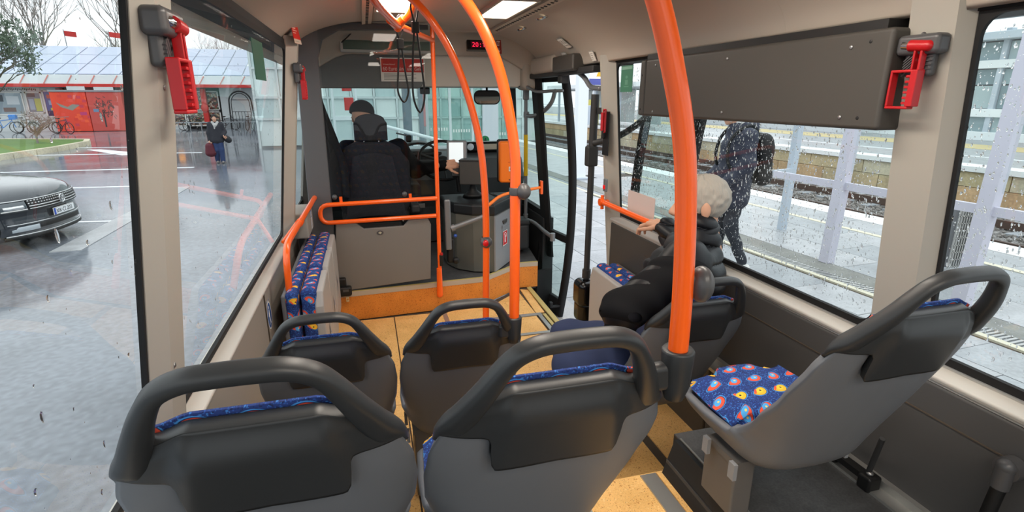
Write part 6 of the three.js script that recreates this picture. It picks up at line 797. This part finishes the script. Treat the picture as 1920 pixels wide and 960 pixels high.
{ // driver with a cap, right arm reaching for the tablet
  const t = thing('person', 'bus driver in dark clothes and a peaked cap, reaching for the tablet', 'person', [0, 0, 0]);
  const chest = [0.06, 1.02, -4.62], hip = [0.05, 0.78, -4.62], neck = [0.04, 1.25, -4.62], sr = [0.25, 1.18, -4.62], er = [0.40, 1.0, -4.72], wr = [0.615, 1.055, -4.52], sl = [-0.14, 1.18, -4.62], el = [-0.2, 0.95, -4.75], wl = [0.3, 1.05, -4.98];
  const h = headParts([-0.01, 1.445, -4.63], [0.35, -0.1, -0.93], { bald: true, scale: 1.0 });
  obj('body', [blob([[hip, chest, 0.13, 0.14], [chest, neck, 0.11, 0.06], [chest, sr, 0.1, 0.06], [chest, sl, 0.1, 0.06], [sr, er, 0.05, 0.042], [er, wr, 0.04, 0.028], [sl, el, 0.05, 0.042], [el, wl, 0.04, 0.028], [[-0.04, 0.72, -4.62], [-0.08, 0.76, -5.0], 0.09, 0.07], [[0.14, 0.72, -4.62], [0.18, 0.76, -5.0], 0.09, 0.07]], 80, 0.05), h.skin, handGeo([0.635, 1.06, -4.505], [0.86, 0.06, 0.1], [0.1, -0.6, -0.8], [0.12, 0.5, 0.65, 0.7], { thumb: 0.1 }), handGeo(wl, [0.9, 0.2, -0.3], [0, -0.6, -0.8], [0.8, 0.8, 0.8, 0.8], { thumb: 0.5 })], M.skin, t);
  obj('eye', h.eye[0], eyeW, t); obj('eye', h.eye[1], eyeW, t); obj('iris', h.iris, eyeI, t); obj('eyebrow', h.brow, hairDark, t); obj('mouth', h.lip, lipM, t);
  obj('jacket', blob([[hip, chest, 0.17, 0.18], [chest, neck, 0.15, 0.08], [chest, sr, 0.13, 0.085], [chest, sl, 0.13, 0.085], [sr, er, 0.082, 0.066], [er, wr, 0.066, 0.048], [sl, el, 0.08, 0.066], [el, wl, 0.066, 0.05]], 100, 0.05, 0.03, (x, y, z) => 0.004 * Math.sin((x * 2 + y - z) * 26) * Math.sin((y + z) * 20)), coat, t);
  obj('trousers', blob([[[-0.04, 0.70, -4.62], [-0.08, 0.74, -5.0], 0.1, 0.08], [[0.14, 0.70, -4.62], [0.18, 0.74, -5.0], 0.1, 0.08], [[-0.08, 0.74, -5.0], [-0.08, 0.35, -5.05], 0.075, 0.06], [[0.18, 0.74, -5.0], [0.18, 0.35, -5.05], 0.075, 0.06]], 60, 0.04), coat, t);
  const cap = basis([0.35, -0.1, -0.93]).setPosition(V(-0.01, 1.445, -4.63)), G = [march((x, y, z) => { const d = ball([0, 0.045, -0.015], [0.096, 0.092, 0.115])(x, y, z); return Math.max(d, 0.025 - y - z * 0.12); }, [-0.13, -0.04, -0.15], [0.13, 0.16, 0.13], 60)]; G[0].applyMatrix4(cap); obj('cap', G, coat, t);
  obj('cap_peak', sheet((s, q) => { const a = (q - 0.5) * 2.0, r = 0.095 + 0.075 * s; return [Math.sin(a) * r * 0.95, 0.05 - 0.028 * s - 0.025 * Math.abs(Math.sin(a)), Math.cos(a) * r + 0.0]; }, 8, 20, 0.006).applyMatrix4(cap), coat, t);
}
{ // young man on the platform with a backpack, walking left
  const q = (xr, y, s) => { const [x, , z] = RW(xr, 0, s); return [x, y, z]; }, g = PY, t = thing('person', 'person on the platform in a dark parka, seen through the wet window', 'person', [0, 0, 0]);
  // image-left is forward: f in world, r across (towards the tracks)
  const C0 = RW(4.36, 0, 4.85), f = [-0.966, 0, -0.26], C = [C0[0] + f[0] * 0.12, 0, C0[2] + f[2] * 0.12], r = [0.26, 0, -0.966], P = (fw, y, rr) => [C[0] + f[0] * fw + r[0] * rr, g + y * 1.07, C[2] + f[2] * fw + r[2] * rr];
  const hip = P(0, 0.95, 0), chest = P(0.0, 1.30, 0), neck = P(0.05, 1.50, 0), sl = P(-0.02, 1.43, -0.19), sr = P(-0.02, 1.43, 0.19), el = P(-0.02, 1.16, -0.25), wl = P(0.17, 0.98, -0.2), er = P(0.0, 1.16, 0.25), wr = P(0.19, 1.0, 0.2);
  const kl = P(0.02, 0.5, -0.09), al = P(-0.16, 0.10, -0.09), kr = P(0.07, 0.5, 0.09), ar = P(0.08, 0.08, 0.09), h = headParts(P(0.10, 1.66, 0), [f[0], -0.12, f[2]], { hair: [0.088, 0.106, 0.11], seed: 9 });
  obj('body', [blob([[hip, chest, 0.12, 0.13], [chest, neck, 0.1, 0.06], [chest, sl, 0.09, 0.055], [chest, sr, 0.09, 0.055], [sl, el, 0.05, 0.04], [el, wl, 0.04, 0.03], [sr, er, 0.05, 0.04], [er, wr, 0.04, 0.03], [P(0, 0.92, -0.08), kl, 0.085, 0.055], [kl, al, 0.05, 0.035], [P(0, 0.92, 0.08), kr, 0.085, 0.055], [kr, ar, 0.05, 0.035]], 90, 0.05), h.skin, handGeo(wl, [f[0] * 0.6, -0.8, f[2] * 0.6], r, [0.4, 0.45, 0.5, 0.5], {}), handGeo(wr, [f[0] * 0.6, -0.8, f[2] * 0.6], [-r[0], 0, -r[2]], [0.4, 0.45, 0.5, 0.5], { mirror: true })], M.skin, t);
  faceOn(t, h, std(0x4a3a2c, 0.7));
  obj('parka', blob([[P(0, 0.80, -0.07), P(0, 1.3, -0.08), 0.15, 0.15], [P(0, 0.80, 0.07), P(0, 1.3, 0.08), 0.15, 0.15], [P(0.05, 0.74, 0), P(0.03, 1.3, 0), 0.15, 0.15], [chest, neck, 0.16, 0.09], [chest, sl, 0.13, 0.085], [chest, sr, 0.13, 0.085], [sl, el, 0.088, 0.078], [el, wl, 0.078, 0.062], [sr, er, 0.088, 0.078], [er, wr, 0.078, 0.062]], 110, 0.05, 0.03, (x, y, z) => 0.005 * Math.sin(y * 44 + x * 9) * Math.sin(x * 20 + z * 15)), navy, t);
  obj('hood', blob([[P(-0.10, 1.52, -0.07), P(-0.10, 1.52, 0.07), 0.075, 0.075], [P(-0.02, 1.53, -0.1), P(0.06, 1.47, -0.09), 0.045, 0.035], [P(-0.02, 1.53, 0.1), P(0.06, 1.47, 0.09), 0.045, 0.035], [P(-0.1, 1.46, 0), P(-0.1, 1.54, 0), 0.08, 0.08]], 60, 0.05), navy, t);
  obj('shirt_collar', blob([[P(0.075, 1.49, -0.03), P(0.06, 1.56, -0.03), 0.035, 0.03], [P(0.075, 1.49, 0.03), P(0.06, 1.56, 0.03), 0.035, 0.03], [P(0, 1.5, 0), P(0.0, 1.56, 0), 0.07, 0.066]], 40, 0.03), M.white, t);
  obj('trousers', blob([[P(0, 0.92, -0.06), P(0, 0.92, 0.06), 0.13, 0.13], [P(0, 0.9, -0.08), kl, 0.1, 0.075], [kl, al, 0.072, 0.055], [P(0, 0.9, 0.08), kr, 0.1, 0.075], [kr, ar, 0.072, 0.055]], 90, 0.04, 0.02, (x, y, z) => 0.005 * Math.sin(y * 40 + x * 18)), std(0x2b2e36, 0.8), t);
  obj('shoe', shoeGeo([al[0], g + 0.045, al[2]], f), M.white, t); obj('shoe', shoeGeo([ar[0], g + 0.045, ar[2]], f), M.white, t);
  const b = thing('backpack', 'black backpack on the shoulders of the person on the platform', 'backpack', [0, 0, 0]);
  obj('pack_body', blob([[P(-0.27, 1.02, -0.08), P(-0.25, 1.38, -0.07), 0.10, 0.085], [P(-0.27, 1.02, 0.08), P(-0.25, 1.38, 0.07), 0.10, 0.085], [P(-0.25, 1.3, -0.05), P(-0.25, 1.3, 0.05), 0.11, 0.11]], 60, 0.06), std(0x101113, 0.7), b); for (const k of [-1, 1]) obj('pack_strap', wire([P(-0.16, 1.40, k * 0.13), P(-0.08, 1.535, k * 0.15), P(0.06, 1.50, k * 0.155), P(0.165, 1.36, k * 0.15), P(0.14, 1.12, k * 0.19), P(-0.12, 1.02, k * 0.17)], 0.018, 40, 8), std(0x101113, 0.7), b);
  const s = thing('round_mirror', 'round pale platform mirror with a dark rim partly behind the person outside', 'mirror', [...RW(5.6, PY, 6.4)]); s.rotation.y = 0.9 - Math.PI / 2; obj('mirror_disc', place(new THREE.CylinderGeometry(0.36, 0.36, 0.03, 40), [0, 1.95, 0], [Math.PI / 2, 0, 0]), M.roofWhite, s); obj('mirror_rim', new THREE.TorusGeometry(0.37, 0.035, 12, 48).translate(0, 1.95, 0), M.bell, s); obj('mirror_post', rod([0, 0, -0.05], [0, 2.2, -0.05], 0.03), M.wallGrey, s);
}
{ // woman crossing the car park
  const t = thing('person', 'woman in a dark coat and pale scarf walking across the wet car park', 'person', [0, 0, 0]), C = [-4.86, 0, -20.4], f = [0.22, 0, 0.975], r = [-0.975, 0, 0.22], P = (fw, y, rr) => [C[0] + f[0] * fw + r[0] * rr, GY + y, C[2] + f[2] * fw + r[2] * rr];
  const hip = P(0, 0.86, 0), chest = P(0, 1.17, 0), neck = P(0, 1.34, 0), sl = P(0, 1.29, -0.16), sr = P(0, 1.29, 0.16), el = P(-0.02, 1.04, -0.25), wl = P(0.12, 0.92, -0.2), er = P(0, 1.02, 0.23), wr = P(0.04, 0.78, 0.24), kl = P(0.05, 0.45, -0.08), al = P(0.06, 0.09, -0.08), kr = P(0.02, 0.45, 0.08), ar = P(-0.08, 0.10, 0.08);
  const h = headParts(P(0.02, 1.49, 0), [f[0], -0.05, f[2]], { long: true, hair: [0.088, 0.106, 0.108], scale: 0.95 });
  obj('body', [blob([[hip, chest, 0.11, 0.11], [chest, neck, 0.08, 0.05], [chest, sl, 0.08, 0.05], [chest, sr, 0.08, 0.05], [sl, el, 0.045, 0.036], [el, wl, 0.036, 0.026], [sr, er, 0.045, 0.036], [er, wr, 0.036, 0.026], [P(0, 0.85, -0.07), kl, 0.08, 0.05], [kl, al, 0.045, 0.032], [P(0, 0.85, 0.07), kr, 0.08, 0.05], [kr, ar, 0.045, 0.032]], 80, 0.05), h.skin, handGeo(wl, [0.3, -0.5, 0.7], [1, 0, 0], [0.8, 0.8, 0.9, 0.9], {}), handGeo(wr, [0.0, -1, 0.1], [1, 0, 0], [1.0, 1.0, 1.0, 1.0], { mirror: true })], M.skin, t);
  faceOn(t, h, hairDark); obj('coat', blob([[P(0, 0.78, -0.06), P(0, 1.2, -0.06), 0.15, 0.13], [P(0, 0.78, 0.06), P(0, 1.2, 0.06), 0.15, 0.13], [chest, neck, 0.12, 0.07], [chest, sl, 0.1, 0.075], [chest, sr, 0.1, 0.075], [sl, el, 0.075, 0.066], [el, wl, 0.066, 0.052], [sr, er, 0.075, 0.066], [er, wr, 0.066, 0.05]], 90, 0.05), std(0x2a2b33, 0.8), t);
  obj('scarf', blob([[P(0.03, 1.35, -0.07), P(0.09, 1.26, -0.02), 0.05, 0.045], [P(0.03, 1.35, 0.07), P(0.09, 1.26, 0.02), 0.05, 0.045], [P(0.09, 1.26, 0.02), P(0.11, 1.16, 0.03), 0.045, 0.035], [P(-0.06, 1.36, -0.05), P(-0.06, 1.36, 0.05), 0.05, 0.05]], 50, 0.04), std(0xb9b8b6, 0.9), t);
  obj('trousers', blob([[P(0, 0.82, -0.05), P(0, 0.82, 0.05), 0.13, 0.13], [P(0, 0.8, -0.07), kl, 0.105, 0.085], [kl, al, 0.085, 0.075], [P(0, 0.8, 0.07), kr, 0.105, 0.085], [kr, ar, 0.085, 0.075]], 80, 0.04), std(0x2c3f68, 0.85), t);
  for (const p of [al, ar]) obj('shoe', shoeGeo([p[0], GY + 0.045, p[2]], f), std(0x8a8480, 0.6), t);
  const b = thing('shopping_bag', 'maroon bag carried in the hand of the woman outside', 'bag', [0, 0, 0]); obj('bag_body', blob([[P(0.05, 0.36, 0.22), P(0.05, 0.58, 0.24), 0.13, 0.11], [P(0.05, 0.36, 0.30), P(0.05, 0.58, 0.29), 0.12, 0.1]], 50, 0.06), std(0x5c1a28, 0.7), b); obj('bag_handle', wire([P(0.05, 0.64, 0.19), P(0.05, 0.74, 0.23), P(0.05, 0.74, 0.26), P(0.05, 0.64, 0.31)], 0.012, 20, 6), M.white, b);
  const d = thing('handbag', 'dark round handbag at the hip of the woman outside', 'bag', [0, 0, 0]); obj('bag_body', blob([[P(0.03, 0.80, -0.30), P(0.03, 0.76, -0.34), 0.11, 0.1]], 40, 0.04), std(0x1c1d22, 0.6), d); obj('bag_strap', wire([P(0.03, 0.88, -0.3), P(0.02, 1.1, -0.2), P(0.02, 1.36, -0.09)], 0.012, 20, 6), std(0x1c1d22, 0.6), d);
}

renderer.render(scene, camera);
